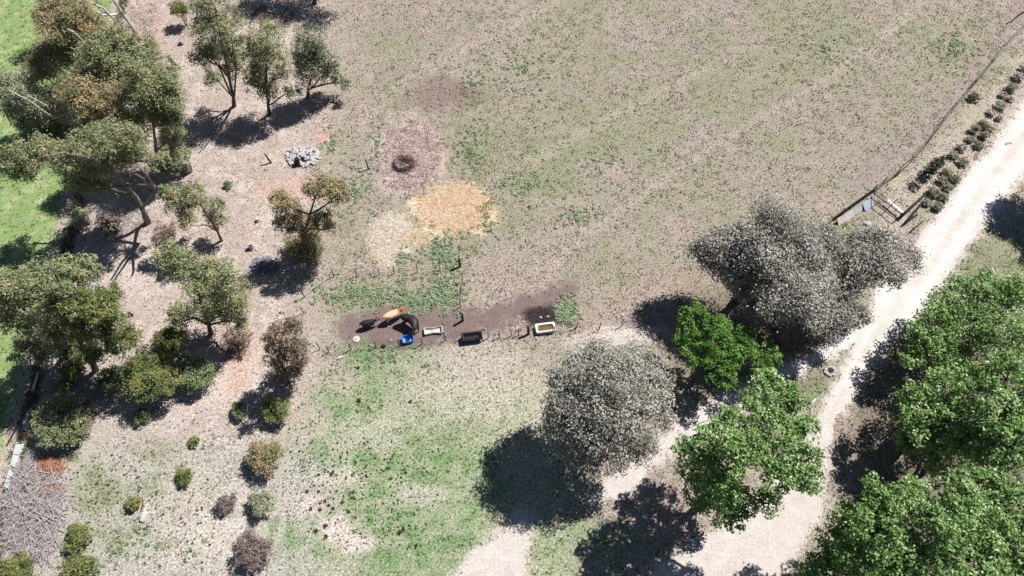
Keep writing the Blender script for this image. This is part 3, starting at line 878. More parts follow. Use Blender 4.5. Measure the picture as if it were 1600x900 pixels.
T('gum_tree', 'brown and olive gum near the straw, split into separate clumps of leaves', 'tree', 'gum', L_GUMRUST,
  [(503, 288, 23, None), (525, 298, 18, None), (485, 292, 13, None), (438, 312, 17, None), (455, 330, 20, None), (440, 352, 14, None), (470, 348, 18, None), (500, 340, 18, None), (515, 352, 12, None), (485, 365, 17, None), (468, 382, 22, None), (490, 388, 18, None), (533, 308, 11, None)], (473, 402), GUMS, M_BROWNBARK, .2, [(474, 390), (477, 362), (484, 335), (492, 310)], extra=1.25)
T('gum_tree', 'bushy olive gum in the middle left with a dark stem under its left side', 'tree', 'gum', L_GUM,
  [(272, 405, 26, None), (300, 425, 28, None), (335, 430, 30, None), (355, 455, 28, None), (320, 462, 28, None), (285, 492, 20, None), (268, 492, 12, None), (368, 482, 20, None), (340, 490, 24, None), (375, 505, 10, None), (255, 410, 14, None)], (330, 522), GUMS, M_BROWNBARK, .22, [(326, 508), (318, 485), (312, 465), (308, 440)], extra=1.2)
T('gum_tree', 'wide spreading gum at the left edge, leafy down to the ground, beside the green paddock', 'tree', 'gum', L_GUM,
  [(30, 455, 34, None), (65, 430, 26, None), (105, 430, 28, None), (135, 425, 22, None), (25, 490, 26, None), (70, 475, 28, None), (20, 440, 22, None), (60, 505, 24, None), (100, 465, 24, None), (0, 480, 26, None), (50, 530, 22, None), (0, 445, 22, None), (85, 530, 22, None), (70, 552, 18, None), (30, 548, 16, None), (118, 552, 16, None)], (98, 560), GUMS, M_GREYBARK, .26, [(92, 540), (78, 518), (62, 500), (48, 485)], extra=1.25, dead=[((82, 522), (60, 500), (42, 485))])
T('gum_tree', 'dense dark olive gum just right of the spreading gum at the left edge', 'tree', 'gum', L_OLIVE,
  [(125, 470, 28, None), (160, 480, 28, None), (140, 510, 30, None), (180, 510, 26, None), (105, 510, 24, None), (200, 528, 16, None), (155, 540, 26, None), (115, 540, 24, None), (185, 540, 18, None), (170, 460, 18, None)], (150, 580), GUMS, M_BROWNBARK, .24, extra=1.3)
T('gum_tree', 'reddish brown small gum standing alone left of the cattle', 'tree', 'gum', L_BROWN,
  [(440, 520, 22, None), (458, 508, 13, None), (435, 548, 22, None), (460, 548, 18, None), (448, 570, 22, None), (468, 560, 13, None), (440, 585, 13, None)], (452, 598), GUMS, M_BROWNBARK, .15, extra=1.35)

# --- shrubs, left half
SH = 'rounded shrubs scattered over the lower left paddock'
B_ = shrub
B_('acacia_bush', 'grey-green bush left of the yellow-flowered one', 'bush', 175, 592, 32, 'bush', L_ACACIA, 'acacia bushes below the gums', tall=1.2)
B_('acacia_bush', 'tall olive bush with yellow blooms between two greener bushes', 'bush', 237, 585, 52, 'bush', L_OLIVE, 'acacia bushes below the gums', tall=1.7, parts=5)
B_('acacia_bush', 'blue-green bush at the right end of the three under the middle gum', 'bush', 300, 580, 40, 'bush', L_ACACIA, 'acacia bushes below the gums', tall=1.3, parts=4)
B_('acacia_bush', 'yellow-tipped bush against the foot of the bushy middle gum', 'bush', 263, 532, 32, 'bush', L_OLIVE, 'acacia bushes below the gums', tall=1.4)
B_('acacia_bush', 'small olive bush beside the red drum and the dark gum', 'bush', 112, 578, 24, 'bush', L_OLIVE, 'acacia bushes below the gums', tall=1.3)
B_('acacia_bush', 'narrow olive bush in front of the shade by the white pole', 'bush', 102, 603, 15, 'bush', L_OLIVE, 'acacia bushes below the gums')
B_('round_shrub', 'big dense dome-shaped olive shrub beside the white sheets at the left', 'shrub', 95, 654, 50, 'bush', L_GUM, SH, tall=1.35, parts=9, extra=1.2)
B_('round_shrub', 'neat round bright olive shrub near the lower left brush pile', 'shrub', 120, 840, 26, 'bush', L_OLIVE, SH, tall=1.3, parts=4, extra=1.1)
B_('round_shrub', 'yellowish shrub cut by the bottom edge at lower left', 'shrub', 121, 890, 33, 'bush', L_OLIVE, SH, tall=1.2, parts=4)
B_('round_shrub', 'loose green shrub in the bottom left corner', 'shrub', 25, 892, 34, 'scrub', L_OLIVE, SH, extra=1.6)
B_('round_shrub', 'little olive shrub beside the white sack', 'shrub', 207, 786, 15, 'bush', L_OLIVE, SH, tall=1.4)
B_('round_shrub', 'small loose green shrub in the middle of the lower left paddock', 'shrub', 286, 746, 18, 'scrub', L_OLIVE, SH, extra=1.6)
B_('round_shrub', 'small grey-green shrub below the yellow-flowered bush', 'shrub', 222, 650, 17, 'scrub', L_ACACIA, SH, extra=1.8, tall=1.2)
B_('round_shrub', 'thin green shrub with long dark shade left of a fuller one', 'shrub', 373, 640, 17, 'scrub', L_ACACIA, SH, extra=1.5, tall=1.6)
B_('round_shrub', 'fuller green shrub below the reddish brown gum', 'shrub', 430, 640, 30, 'scrub', L_OLIVE, SH, extra=1.5, tall=1.4)
B_('round_shrub', 'grey-brown shrub topmost of the column of twiggy shrubs', 'shrub', 415, 712, 36, 'scrub', L_GUMRUST, SH, extra=1.5, tall=1.5)
B_('round_shrub', 'dark grey shrub second in the column of twiggy shrubs', 'shrub', 408, 786, 27, 'scrub', L_GUMGREY, SH, extra=1.5, tall=1.4)
B_('round_shrub', 'thin brown twiggy shrub left of the dark grey shrub', 'shrub', 352, 785, 19, 'scrub', L_PURPLE, SH, extra=1.3, tall=1.6)
B_('round_shrub', 'purple-brown leafless shrub lowest in the column of twiggy shrubs', 'shrub', 396, 860, 37, 'scrub', L_PURPLE, SH, extra=1.7, tall=1.3)
B_('round_shrub', 'tiny dark shrub left of the column of twiggy shrubs', 'shrub', 302, 690, 11, 'bush', L_OLIVE, SH)
B_('round_shrub', 'round olive shrub at the top edge between the white trunk and the tall gum', 'shrub', 278, 12, 18, 'bush', L_OLIVE, SH, h=2.6)
B_('round_shrub', 'knee-high shrub on the litter below the rock pile', 'shrub', 356, 289, 9, 'scrub', L_ACACIA, SH, extra=1.4)
B_('dead_shrub', 'bare brown shrub under the leaning gum', 'shrub', 172, 352, 27, 'scrub', L_BROWN, 'dead shrubs', extra=.7, tall=1.3)
B_('dead_shrub', 'grey-green half-dead shrub beside the paddock edge', 'shrub', 128, 340, 22, 'scrub', L_GUMGREY, 'dead shrubs', extra=1.2, tall=1.5)
B_('dead_shrub', 'dark bare shrub in the shade right of the leaning gum', 'shrub', 258, 362, 24, 'scrub', L_BROWN, 'dead shrubs', extra=.5, tall=.9)
B_('dead_shrub', 'brown twiggy shrub in the shade beside the bushy middle gum', 'shrub', 375, 540, 22, 'scrub', L_BROWN, 'dead shrubs', extra=.5)

UB = 'dark bushes under the upper left grove'
B_('grove_bush', 'dark bush filling the gap beside the rusty-topped gum', 'bush', 62, 95, 22, 'bush', L_OLIVE, UB, tall=1.6)
B_('grove_bush', 'dark bush under the pale bare-branched gum, at the green paddock edge', 'bush', 75, 195, 26, 'bush', L_OLIVE, UB, tall=1.4)
B_('grove_bush', 'dark bush low between the two white trunks of the grove', 'bush', 140, 205, 26, 'bush', L_OLIVE, UB, tall=1.4)
B_('grove_bush', 'dark bush in the heart of the upper left grove', 'bush', 165, 135, 26, 'bush', L_OLIVE, UB, tall=1.6)
B_('grove_bush', 'olive bush at the foot of the broad gum over the litter', 'bush', 212, 225, 24, 'bush', L_OLIVE, UB, tall=1.3)
B_('grove_bush', 'olive bush above the rusty-topped gum near the top edge', 'bush', 110, 8, 22, 'bush', L_OLIVE, UB, tall=1.5)

# --- right half: grey trees, lime tree, green trees
GT = 'silver-grey leaved trees beside the drive'
T('grey_tree', 'lone rounded silver-grey tree in the open paddock, shading the grass to its lower left', 'tree', 'grey', L_GREY,
  [(950, 605, 70, 9.2), (940, 645, 56, 8.6), (965, 655, 46, 8.0), (895, 640, 48, 8.0), (1003, 640, 50, 7.6), (950, 680, 50, 6.8), (915, 575, 44, 8.4), (985, 575, 46, 8.2), (880, 600, 36, 7.6), (1020, 598, 32, 7.0), (905, 690, 40, 6.0), (1000, 695, 34, 5.6), (940, 560, 36, 8.0), (870, 655, 28, 6.2), (965, 720, 24, 5)], None, GT, M_GREYBARK, .42, lift=0.8)
T('grey_tree', 'tallest grey tree of the drive clump, reaching farthest up and left', 'tree', 'greyb', L_GREYB,
  [(1212, 352, 46, 9.5), (1185, 385, 42, 9), (1245, 385, 42, 9), (1130, 388, 40, 7.5), (1098, 390, 26, 6.8), (1160, 415, 36, 7.2), (1130, 420, 26, 5.8), (1170, 448, 28, 5.8), (1110, 405, 24, 6), (1150, 442, 28, 4.6), (1185, 478, 30, 4.6), (1215, 415, 42, 8.5), (1280, 372, 34, 8), (1150, 370, 30, 7.4), (1270, 410, 34, 7.8)], None, GT, M_BROWNBARK, .4)
T('grey_tree', 'grey tree of the drive clump standing nearest the dirt road', 'tree', 'greyb', L_GREYB,
  [(1385, 392, 40, 7.4), (1350, 378, 32, 7), (1345, 420, 40, 7.2), (1375, 412, 40, 7.6), (1420, 405, 26, 6.2), (1395, 430, 26, 6.0), (1310, 400, 28, 7), (1320, 450, 30, 6.2)], None, GT, M_BROWNBARK, .34)
T('grey_tree', 'lower pale grey tree of the drive clump above the lime green tree', 'tree', 'greyb', L_GREYB,
  [(1240, 462, 44, 8.0), (1210, 480, 30, 7), (1275, 450, 34, 7.8), (1265, 495, 32, 6.6), (1310, 495, 30, 5.4), (1345, 495, 20, 4.6), (1295, 520, 20, 4.6), (1190, 455, 24, 7)], None, GT, M_BROWNBARK, .34)
T('lime_tree', 'feathery lime green tree in front of the dark grey clump', 'tree', 'bright', L_BRIGHT,
  [(x_, y_, r_ * 1.2, h_) for (x_, y_, r_, h_) in
  [(1085, 490, 22, 5.6), (1078, 515, 18, 5.2), (1080, 545, 24, 4.8), (1112, 505, 22, 5.6), (1115, 535, 26, 5.6), (1120, 568, 26, 5.0), (1150, 540, 24, 5.6), (1142, 515, 16, 5.4), (1140, 592, 18, 4.2), (1172, 555, 24, 5.0), (1165, 520, 14, 5), (1200, 545, 18, 4.6), (1212, 560, 12, 4.2), (1180, 525, 12, 4.6), (1190, 575, 14, 4)]], None, None, M_GREYBARK, .2)
GR = 'big leafy green trees in the lower right'
T('leafy_tree', 'broad green tree standing between the two dirt tracks, left of the road', 'tree', 'green', L_GREEN,
  [(1195, 598, 28, 7.0), (1230, 625, 36, 7.4), (1185, 640, 36, 8), (1145, 665, 36, 7.6), (1108, 690, 32, 6.6), (1215, 680, 42, 8.2), (1165, 710, 44, 8.2), (1250, 720, 36, 6.8), (1115, 730, 30, 6), (1215, 745, 34, 6.6), (1145, 770, 28, 5), (1195, 785, 26, 4.8), (1262, 752, 24, 5.6), (1255, 668, 26, 7), (1095, 715, 18, 5.6), (1118, 768, 30, 3.2), (1150, 805, 26, 2.0), (1105, 742, 24, 4), (1082, 735, 26, .5), (1092, 775, 28, -.5), (1125, 795, 28, -1.2), (1070, 700, 20, 2)], None, GR, M_GREYBARK, .36, lift=5)
T('leafy_tree', 'uppermost green tree of the lower right grove, beside the white rubble heap', 'tree', 'green', L_GREEN,
  [(1500, 470, 40, 7.6), (1545, 458, 40, 7.8), (1590, 470, 44, 8), (1465, 495, 36, 7.2), (1515, 515, 46, 8.4), (1570, 525, 46, 8.8), (1440, 530, 30, 6.6), (1470, 555, 40, 7.8), (1425, 560, 22, 6)], None, GR, M_BROWNBARK, .38, lift=-2.5)
T('leafy_tree', 'green tree of the lower right grove reaching farthest over the shaded road', 'tree', 'green', L_GREEN,
  [(1440, 630, 38, 8.4), (1480, 610, 40, 8.8), (1520, 600, 40, 9), (1430, 668, 34, 7.8), (1470, 670, 44, 9), (1515, 655, 46, 9.4), (1460, 710, 38, 8), (1510, 705, 42, 8.8), (1418, 690, 22, 7)], None, GR, M_BROWNBARK, .38, lift=-2.8)
T('leafy_tree', 'green tree on the right edge halfway down the lower right grove', 'tree', 'green', L_GREEN,
  [(1580, 590, 44, 8.8), (1620, 640, 50, 9), (1570, 650, 42, 9), (1590, 700, 44, 8.8), (1555, 715, 34, 8.4), (1640, 560, 40, 8)], None, GR, M_BROWNBARK, .38, lift=1.3)
T('leafy_tree', 'green tree at the bottom of the lower right grove, nearest the sandy clearing', 'tree', 'green', L_GREEN,
  [(1375, 785, 40, 8.8), (1335, 815, 38, 7.8), (1310, 850, 36, 7), (1365, 835, 46, 9), (1420, 800, 42, 9.2), (1405, 855, 46, 9), (1340, 880, 42, 8), (1290, 885, 32, 6), (1265, 900, 24, 5), (1400, 900, 40, 8), (1430, 770, 26, 8)], None, GR, M_BROWNBARK, .38, lift=1)
T('leafy_tree', 'green tree in the bottom right corner of the picture', 'tree', 'green', L_GREEN,
  [(1490, 775, 42, 9.4), (1535, 755, 40, 9.2), (1475, 825, 46, 9.8), (1525, 815, 48, 10), (1580, 790, 44, 9.4), (1570, 850, 48, 9.6), (1460, 880, 44, 9), (1520, 875, 48, 9.4), (1590, 895, 44, 8.8), (1620, 830, 40, 9)], None, GR, M_BROWNBARK, .4, lift=1)
T('shade_tree', 'tree standing past the right edge whose dark shade falls on the road verge', 'tree', 'green', L_GREEN,
  [(1728, 203, 40, 8.5), (1708, 233, 34, 8), (1748, 248, 40, 8), (1773, 218, 40, 8.4), (1738, 288, 34, 7), (1718, 213, 40, 8.6), (1748, 203, 40, 9)], None, GR, M_BROWNBARK, .34)

# --- shrub row along the drive, flowering heads of dry tussock
ROW = 'low shrubs planted in a row along the drive'
o0 = (1400, 80)
row = [(690, 140, 9, 0), (722, 95, 8, 0), (655, 205, 10, 1), (600, 245, 6, 0), (640, 265, 6, 0), (588, 305, 9, 0), (540, 345, 7, 0), (580, 378, 6, 0), (490, 408, 9, 2), (445, 440, 9, 2), (525, 437, 8, 1), (502, 472, 8, 2), (420, 495, 7, 2), (465, 530, 7, 2), (370, 540, 8, 0), (325, 585, 8, 2), (380, 622, 8, 2), (290, 685, 9, 2), (258, 725, 8, 2), (338, 718, 8, 2), (295, 765, 8, 2), (210, 788, 10, 2), (268, 822, 8, 1), (175, 853, 7, 2), (235, 872, 9, 2), (440, 255, 9, 3)]
ORD = ['first', 'second', 'third', 'fourth', 'fifth', 'sixth', 'seventh', 'eighth', 'ninth', 'tenth', 'eleventh', 'twelfth', 'thirteenth', 'fourteenth', 'fifteenth', 'sixteenth', 'seventeenth', 'eighteenth', 'nineteenth', 'twentieth', 'twenty-first', 'twenty-second', 'twenty-third', 'twenty-fourth', 'twenty-fifth', 'twenty-sixth']
row.sort(key=lambda q: q[1])
for i, (x, y, rp, k) in enumerate(row):
    lab = '%s low shrub, %s from the upper end of the row along the drive' % (('silvery', 'olive', 'dark', 'green')[k], ORD[i])
    B_('low_shrub', lab, 'shrub', 1400 + x / 3.6, 80 + y / 3.6, rp * 1.25, 'low', (L_SILVERSH, L_ROW, L_ROW, L_OLIVE)[k], ROW, parts=4, tall=.9)
T('conifer', 'narrow near-black upright bush at the lower end of the shrub row', 'bush', 'bush', L_DARK,
  [(1452, 268, 11, None), (1459, 260, 11, None), (1467, 254, 9, None), (1474, 248, 6, None)], (1449, 277), None, M_BROWNBARK, .08)

# --- rush tussocks in the lower paddock
tuss = []
for (cx, cy, rx, ry, n_) in ((560, 770, 110, 70, 105), (620, 720, 90, 40, 40), (480, 700, 70, 45, 40), (210, 770, 120, 70, 60), (520, 610, 90, 40, 26), (640, 840, 50, 30, 18), (300, 870, 110, 30, 20)):
    for _ in range(n_):
        a = random.uniform(0, 6.283); q = random.random() ** .5
        tuss.append((cx + rx * q * math.cos(a), cy + ry * q * math.sin(a), random.uniform(.09, .20)))
for z in ((508, 783, .38), (514, 790, .38), (509, 822, .5), (494, 830, .48), (510, 838, .45), (486, 795, .4), (500, 797, .4), (520, 795, .36), (518, 741, .3), (498, 742, .34), (480, 768, .4), (624, 832, .5), (630, 828, .4), (605, 732, .34), (634, 739, .36), (550, 778, .34), (561, 627, .6), (641, 628, .4), (560, 575, .45), (650, 852, .34), (535, 785, .4), (545, 800, .35), (498, 768, .34)):
    tuss.append(z)
tmesh = []
for i in range(6):
    nb = 46
    a = RNG.uniform(0, 6.283, nb); el = RNG.uniform(.25, 1.3, nb)
    Lb = RNG.uniform(.7, 1.1, nb)
    d = np.stack([np.cos(a) * np.cos(el), np.sin(a) * np.cos(el), np.sin(el) * .7], 1)
    C = d * (Lb * .5)[:, None]
    Nn = np.cross(d, unit(nb)); Nn /= np.linalg.norm(Nn, axis=1, keepdims=True)
    V, tt = leaf_quads(C, Nn, d, Lb, np.full(nb, .28), RNG.uniform(0, 1, nb))
    V[:, 2] = np.maximum(V[:, 2], -.02)
    me = poly_mesh('rush_tussock', V, np.arange(len(V)).reshape(-1, 4)); attr_f(me, 'tint', tt); me.materials.append(L_TUSS)
    tmesh.append(me)
for (cx, cy, rx, ry, n_) in ((560, 770, 130, 90, 190), (200, 780, 130, 90, 190), (480, 660, 90, 70, 90), (620, 600, 160, 60, 60), (300, 660, 90, 50, 60)):
    for _ in range(n_):
        a = random.uniform(0, 6.283); q = random.random() ** .5
        tuss.append((cx + rx * q * math.cos(a), cy + ry * q * math.sin(a), random.uniform(.06, .13)))
tuss.sort(key=lambda q: -q[2])
for i, (px, py, s) in enumerate(tuss[:290]):
    o = bpy.data.objects.new('rush_tussock', tmesh[i % 6]); COL.objects.link(o)
    s *= .62 if s > .3 else .85
    o.location = G(px, py); o.scale = (s, s, s * .8); o.rotation_euler = (0, 0, random.uniform(0, 6.28))
    tag(o, 'small dark round rush tussock dotted over the lower left grass', 'tussock', 'rush tussocks')

RV, RT = [], []
for i, (px, py, s) in enumerate(tuss[290:]):
    me = tmesh[i % 6]; V = np.empty(len(me.vertices) * 3, dtype=np.float32); me.vertices.foreach_get('co', V); V = V.reshape(-1, 3)
    a = random.uniform(0, 6.28); p = G(px, py); c_, s_ = math.cos(a), math.sin(a)
    RV.append(np.stack([(V[:, 0] * c_ - V[:, 1] * s_) * s + p.x, (V[:, 0] * s_ + V[:, 1] * c_) * s + p.y, V[:, 2] * s], 1))
    RT.append(RNG.uniform(0.1, .9, len(V) // 4).repeat(4))
tag(leaves_obj('small_rushes', np.concatenate(RV), np.concatenate(RT), L_TUSS), 'tiny dark rush tufts dotted all over the lower left grass', kind='stuff')

# --- broad-leaved weeds
WV, WT = [], []
for (cx, cy, rx, ry, n_) in ((560, 460, 90, 24, 300), (650, 470, 60, 22, 260), (690, 395, 40, 40, 260), (700, 460, 40, 34, 200), (885, 488, 20, 22, 160), (735, 235, 26, 36, 120), (590, 225, 14, 40, 60), (560, 300, 40, 50, 110), (520, 220, 20, 30, 50), (760, 340, 14, 40, 50),
                              (600, 560, 60, 22, 80), (820, 290, 60, 40, 80), (900, 340, 60, 30, 60), (740, 130, 50, 40, 80), (820, 110, 100, 90, 200), (1490, 70, 40, 40, 120), (630, 400, 20, 20, 40), (200, 850, 150, 40, 60), (1290, 80, 100, 60, 90), (960, 250, 120, 80, 90)):
    for _ in range(n_):
        a = random.uniform(0, 6.283); q = abs(random.gauss(0, .62))
        if random.random() < .3: continue
        p = G(cx + rx * q * math.cos(a), cy + ry * q * math.sin(a))
        nb = 11; r_ = random.uniform(.08, .30)
        d = unit(nb); d[:, 2] = np.abs(d[:, 2])
        C = np.array([p.x, p.y, .03]) + d * r_ * np.array([1, 1, .7])
        Nn = d * .5 + unit(nb) * .5 + np.array([0, 0, .6]); Nn /= np.linalg.norm(Nn, axis=1, keepdims=True)
        V, tt = leaf_quads(C, Nn, unit(nb), RNG.uniform(.14, .28, nb), RNG.uniform(.09, .16, nb), np.clip(RNG.normal(.5, .2, nb) + random.uniform(-.2, .2), 0, 1))
        V[:, 2] = np.maximum(V[:, 2], .01); WV.append(V); WT.append(tt)
tag(leaves_obj('weeds', np.concatenate(WV), np.concatenate(WT), L_WEED), 'blue-green leafy weeds in clumps round the cattle yard', kind='stuff')


# ------------------------------------------------------------------ fences
def wire_fence(name, label, posts, wires, strong=(), hgt=1.25, wire_r=0.010, wire_from=0.25, group=None, netting=False):
    P = [G(*q[:2]) for q in posts]
    root = thing(name, label, 'fence', (P[0].x, P[0].y, 0), 0, group)
    O = P[0]
    tops = []
    for i, p in enumerate(P):
        big = i in strong
        h = hgt * (1.15 if big else random.uniform(.92, 1.06)); r_ = .13 if big else .045
        lean = Vector((random.uniform(-.08, .08), random.uniform(-.08, .08), 0))
        a = p - O
        MB().tube([a + Vector((0, 0, -.1)), a + lean * .5 + Vector((0, 0, h * .5)), a + lean + Vector((0, 0, h))], [r_ * 1.05, r_, r_ * .95], 7, jit=.06).build('fence_post', M_POST, root)
        tops.append((a, lean, h))
    for k in range(wires):
        w = MB(); t = wire_from + (0.95 - wire_from) * k / max(1, wires - 1)
        pts = []
        for j, (a, lean, h) in enumerate(tops):
            q = a + lean * t + Vector((0, 0, h * t))
            if j:
                mid = pts[-1].lerp(q, .5); mid.z -= .02; pts.append(mid)
            pts.append(q)
        w.tube(pts, wire_r, 4).build('wire', M_WIRE, root)
    return root


wire_fence('wire_fence', 'thin post and wire fence below the cattle, left of the black feeder', [(514, 550), (549, 546), (587, 543), (624, 540), (660, 537), (697, 531), (722, 529)], 4, group=None)
wire_fence('wire_fence', 'post and wire fence running right from the black feeder past the white bath', [(751, 529), (763, 528), (781, 527), (799, 525), (810, 524), (826, 522), (866, 519), (901, 512), (936, 515), (971, 510), (1006, 505), (1040, 501), (1076, 498)], 4, strong=(5,))
wire_fence('wire_fence', 'short post fence across the weeds on the upper side of the cattle pen', [(476, 465), (522, 432), (558, 431), (593, 429), (616, 427), (652, 425), (688, 422), (719, 416)], 3, strong=(7,))
wire_fence('wire_fence', 'short fence side running down through the weeds to the bare soil', [(722, 441), (720, 458), (720, 480), (723, 501)], 3, strong=(3,))
wire_fence('wire_fence', 'fence side at the left end of the cattle pen', [(475, 489), (473, 520), (500, 546)], 3)
wire_fence('wire_fence', 'long dark wire fence between the big field and the drive', [(1630, 10), (1601, 42), (1573, 69), (1546, 102), (1517, 136), (1487, 172), (1470, 193), (1447, 224), (1422, 252), (1402, 272), (1380, 286), (1363, 299)], 5, hgt=1.1, wire_r=.012, wire_from=.08)

# ------------------------------------------------------------------ loose posts, logs, stumps
def log(name, label, cat, pts, r, m, group=None, lift=0.0):
    P = [G(*q) for q in pts]
    root_p = P[0].copy(); root_p.z = 0
    mb = MB()
    rs = r if hasattr(r, '__len__') else [r] * len(P)
    mb.tube([p - root_p + Vector((0, 0, rs[i] + lift - .01)) for i, p in enumerate(P)], rs, 7, jit=.1)
    o = mb.build(name, m, None, root_p, True)
    return tag(o, label, cat, group)


def standing_post(label, px, py, h, r, lean=(0, 0), m=M_POST):
    p = G(px, py)
    mb = MB().tube([(0, 0, -.1), (lean[0] * .5, lean[1] * .5, h * .5), (lean[0], lean[1], h)], [r * 1.1, r, r * .9], 7, jit=.08)
    return tag(mb.build('standing_post', m, None, p, True), label, 'post')


standing_post('lone dark post standing between the rock pile and the old hay', 576, 264.5, 1.5, .08, (-.1, .1))
standing_post('leaning dark post left of the white rock pile', 424, 254.5, 1.3, .10, (-.35, .1))
standing_post('thin stake poking out of the old hay ring', 632, 240, 1.2, .03, (-.1, .1))
log('ground_streak', 'dark streak lying along the foot of the long field fence', 'streak', [(1602, 43), (1573, 71), (1546, 103), (1518, 137), (1488, 173), (1470, 195), (1447, 226), (1422, 254), (1402, 274), (1381, 288), (1365, 301)], [.03, .02, .03, .05, .03, .05, .06, .045, .07, .05, .07], M_DARKWOOD)  # uneven dark tube added to strengthen the dark line at the fence foot
log('fallen_branch', 'dark branch lying beside the wire fence at the top right corner', 'branch', [(1608, 14), (1592, 24), (1580, 34), (1571, 38)], [.10, .11, .08, .05], M_DARKWOOD)
log('fallen_log', 'thick dark timber lying beside the gate yard, longest of three', 'log', [(1404, 343), (1442, 308)], .15, M_DARKWOOD, lift=.25)
log('fallen_log', 'dark timber lying against the longest one', 'log', [(1411, 352), (1448, 309)], .12, M_DARKWOOD)
log('fallen_log', 'short thin dark timber lying on the verge nearest the road', 'log', [(1418, 366), (1442, 346)], .07, M_DARKWOOD)
log('fallen_log', 'stubby dark timber between the longest and the shortest ones', 'log', [(1408, 354), (1432, 336)], .12, M_DARKWOOD)
log('fallen_branch', 'bare pale branch on the litter below the blue-green bush', 'branch', [(350, 560), (372, 559), (392, 554)], [.05, .04, .02], M_GREYBARK)
log('fallen_branch', 'white crooked branch on the litter beside the grey-green bush', 'branch', [(140, 585), (148, 577), (160, 573)], [.06, .05, .03], M_WHITEBARK)
log('plank', 'short white plank on the grass below the lower pen fence', 'plank', [(526, 562), (535, 557)], .07, M_ENAMEL)
log('plank', 'white plank on the verge between the road and the broad green tree', 'plank', [(1267, 632), (1274, 623)], .08, M_ENAMEL)
log('white_pole', 'white pole lying from the red drum up into the shade', 'pole', [(55, 613), (60, 597), (63, 584)], [.09, .08, .05], M_ENAMEL, lift=.3)
log('hose', 'thin pale hose snaking across the green lower paddock', 'hose', [(638, 778), (662, 775), (690, 762), (700, 760), (728, 757), (752, 750)], .035, M_PALEWOOD)


def stump(label, px, py, h, r, m=M_GREYBARK, lean=(0, 0), spikes=5):
    root = thing('tree_stump', label, 'stump', G(px, py))
    MB().tube([(0, 0, -.05), (lean[0] * .4, lean[1] * .4, h * .4), (lean[0], lean[1], h)], [r * 1.35, r, r * .9], 9, jit=.1).build('stump_body', m, root, smooth=False)
    rt = MB()
    for k in range(spikes):
        a = 6.283 * k / spikes + random.uniform(-.3, .3)
        rt.tube([(math.cos(a) * r * .6, math.sin(a) * r * .6, r * .5), (math.cos(a) * r * 1.8, math.sin(a) * r * 1.8, .02)], [r * .35, r * .12], 5)
    rt.build('roots', m, root)
    return root


stump('dark leaning stump with pale broken top near the tall gums', 277, 106, 1.5, .24, M_BROWNBARK, (-.6, .3))
stump('pale cut stump in the open litter below the rock pile', 404, 345, .45, .24, M_CONC, spikes=3)
stump('pale uprooted stump beside the shade-toned rocks under the brown gum', 397, 388, .8, .30, M_PALEWOOD, (-.2, .1), 7)
stump('small dark stump with white top in the bare clearing', 205, 493, .45, .17, M_DARKWOOD, spikes=3)
stump('small dark stump just left of the leaning stump, near the shrub', 282, 70, .25, .25, M_DARKWOOD, spikes=3)
stump('burnt black stump inside the white rock pile', 465, 258, 1.0, .28, M_DARKWOOD, (.15, .1), 6)

# ------------------------------------------------------------------ rocks
rock_me = {}


def rock_mesh(i, m):
    k = (i, m.name)
    if k not in rock_me:
        bm = bmesh.new()
        bmesh.ops.create_icosphere(bm, subdivisions=1, radius=1)
        for v in bm.verts: v.co *= random.uniform(.68, 1.15)
        for v in bm.verts: v.co.z *= .7
        me = bpy.data.meshes.new('rock'); bm.to_mesh(me); bm.free()
        me.materials.append(m); rock_me[k] = me
    return rock_me[k]


def rock_heap(name, label, cat, cx, cy, rx, ry, n, size, m, ring=False, hgt=.6, part='rock'):
    O = G(cx, cy)
    root = thing(name, label, cat, O)
    for i in range(n):
        if ring:
            a = 6.283 * i / n; q = 1.0
        else:
            a = random.uniform(0, 6.283); q = random.random() ** .6
        p = G(cx + rx * q * math.cos(a), cy + ry * q * math.sin(a)) - O
        s = random.uniform(*size)
        z = s * .4 + (0 if ring else max(0, (1 - q)) * hgt * random.uniform(.5, 1))
        o = bpy.data.objects.new(part, rock_mesh(random.randrange(6), m)); COL.objects.link(o)
        o.parent = root; o.location = (p.x, p.y, z); o.scale = (s, s * random.uniform(.7, 1), s * random.uniform(.6, .9))
        o.rotation_euler = (random.uniform(-.3, .3), random.uniform(-.3, .3), random.uniform(0, 6.28))
    return root


rock_heap('rock_pile', 'heap of white rocks near the leaning post and gums', 'rock pile', 474, 246, 27, 17, 190, (.12, .32), M_ROCK)
rock_heap('rock_pile', 'heap of rocks toned dark for the shade of the brown gum', 'rock pile', 416, 416, 24, 15, 120, (.10, .26), M_ROCKSHADED)
rock_heap('rubble_heap', 'white rubble heap beside the green tree and the road', 'rubble', 1495, 446, 13, 9, 50, (.15, .38), M_ROCK, hgt=.5)
rock_heap('rubble_heap', 'white rubble heap on the green patch inside the gate yard', 'rubble', 1353, 355, 8, 6, 26, (.16, .36), M_ROCK, hgt=.5)
fp = rock_heap('fire_pit', 'ring of pale stones around a black fire pit on the road island', 'fire pit', 1297, 580, 7.5, 6.5, 13, (.16, .26), M_ROCK, ring=True)
MB().loops([[Vector((math.cos(a) * r_, math.sin(a) * r_, z)) for a in [6.283 * k / 14 for k in range(14)]] for r_, z in ((.52, .0), (.45, .06), (.2, .11))]).build('ash_bed', M_DARKWOOD, fp)
tag(link('boulder', rock_mesh(1, M_DARKWOOD), None, None, G(600, 541.5) + Vector((0, 0, .12))), 'small dark stone under the lower pen fence', 'stone').scale = (.28, .2, .22)
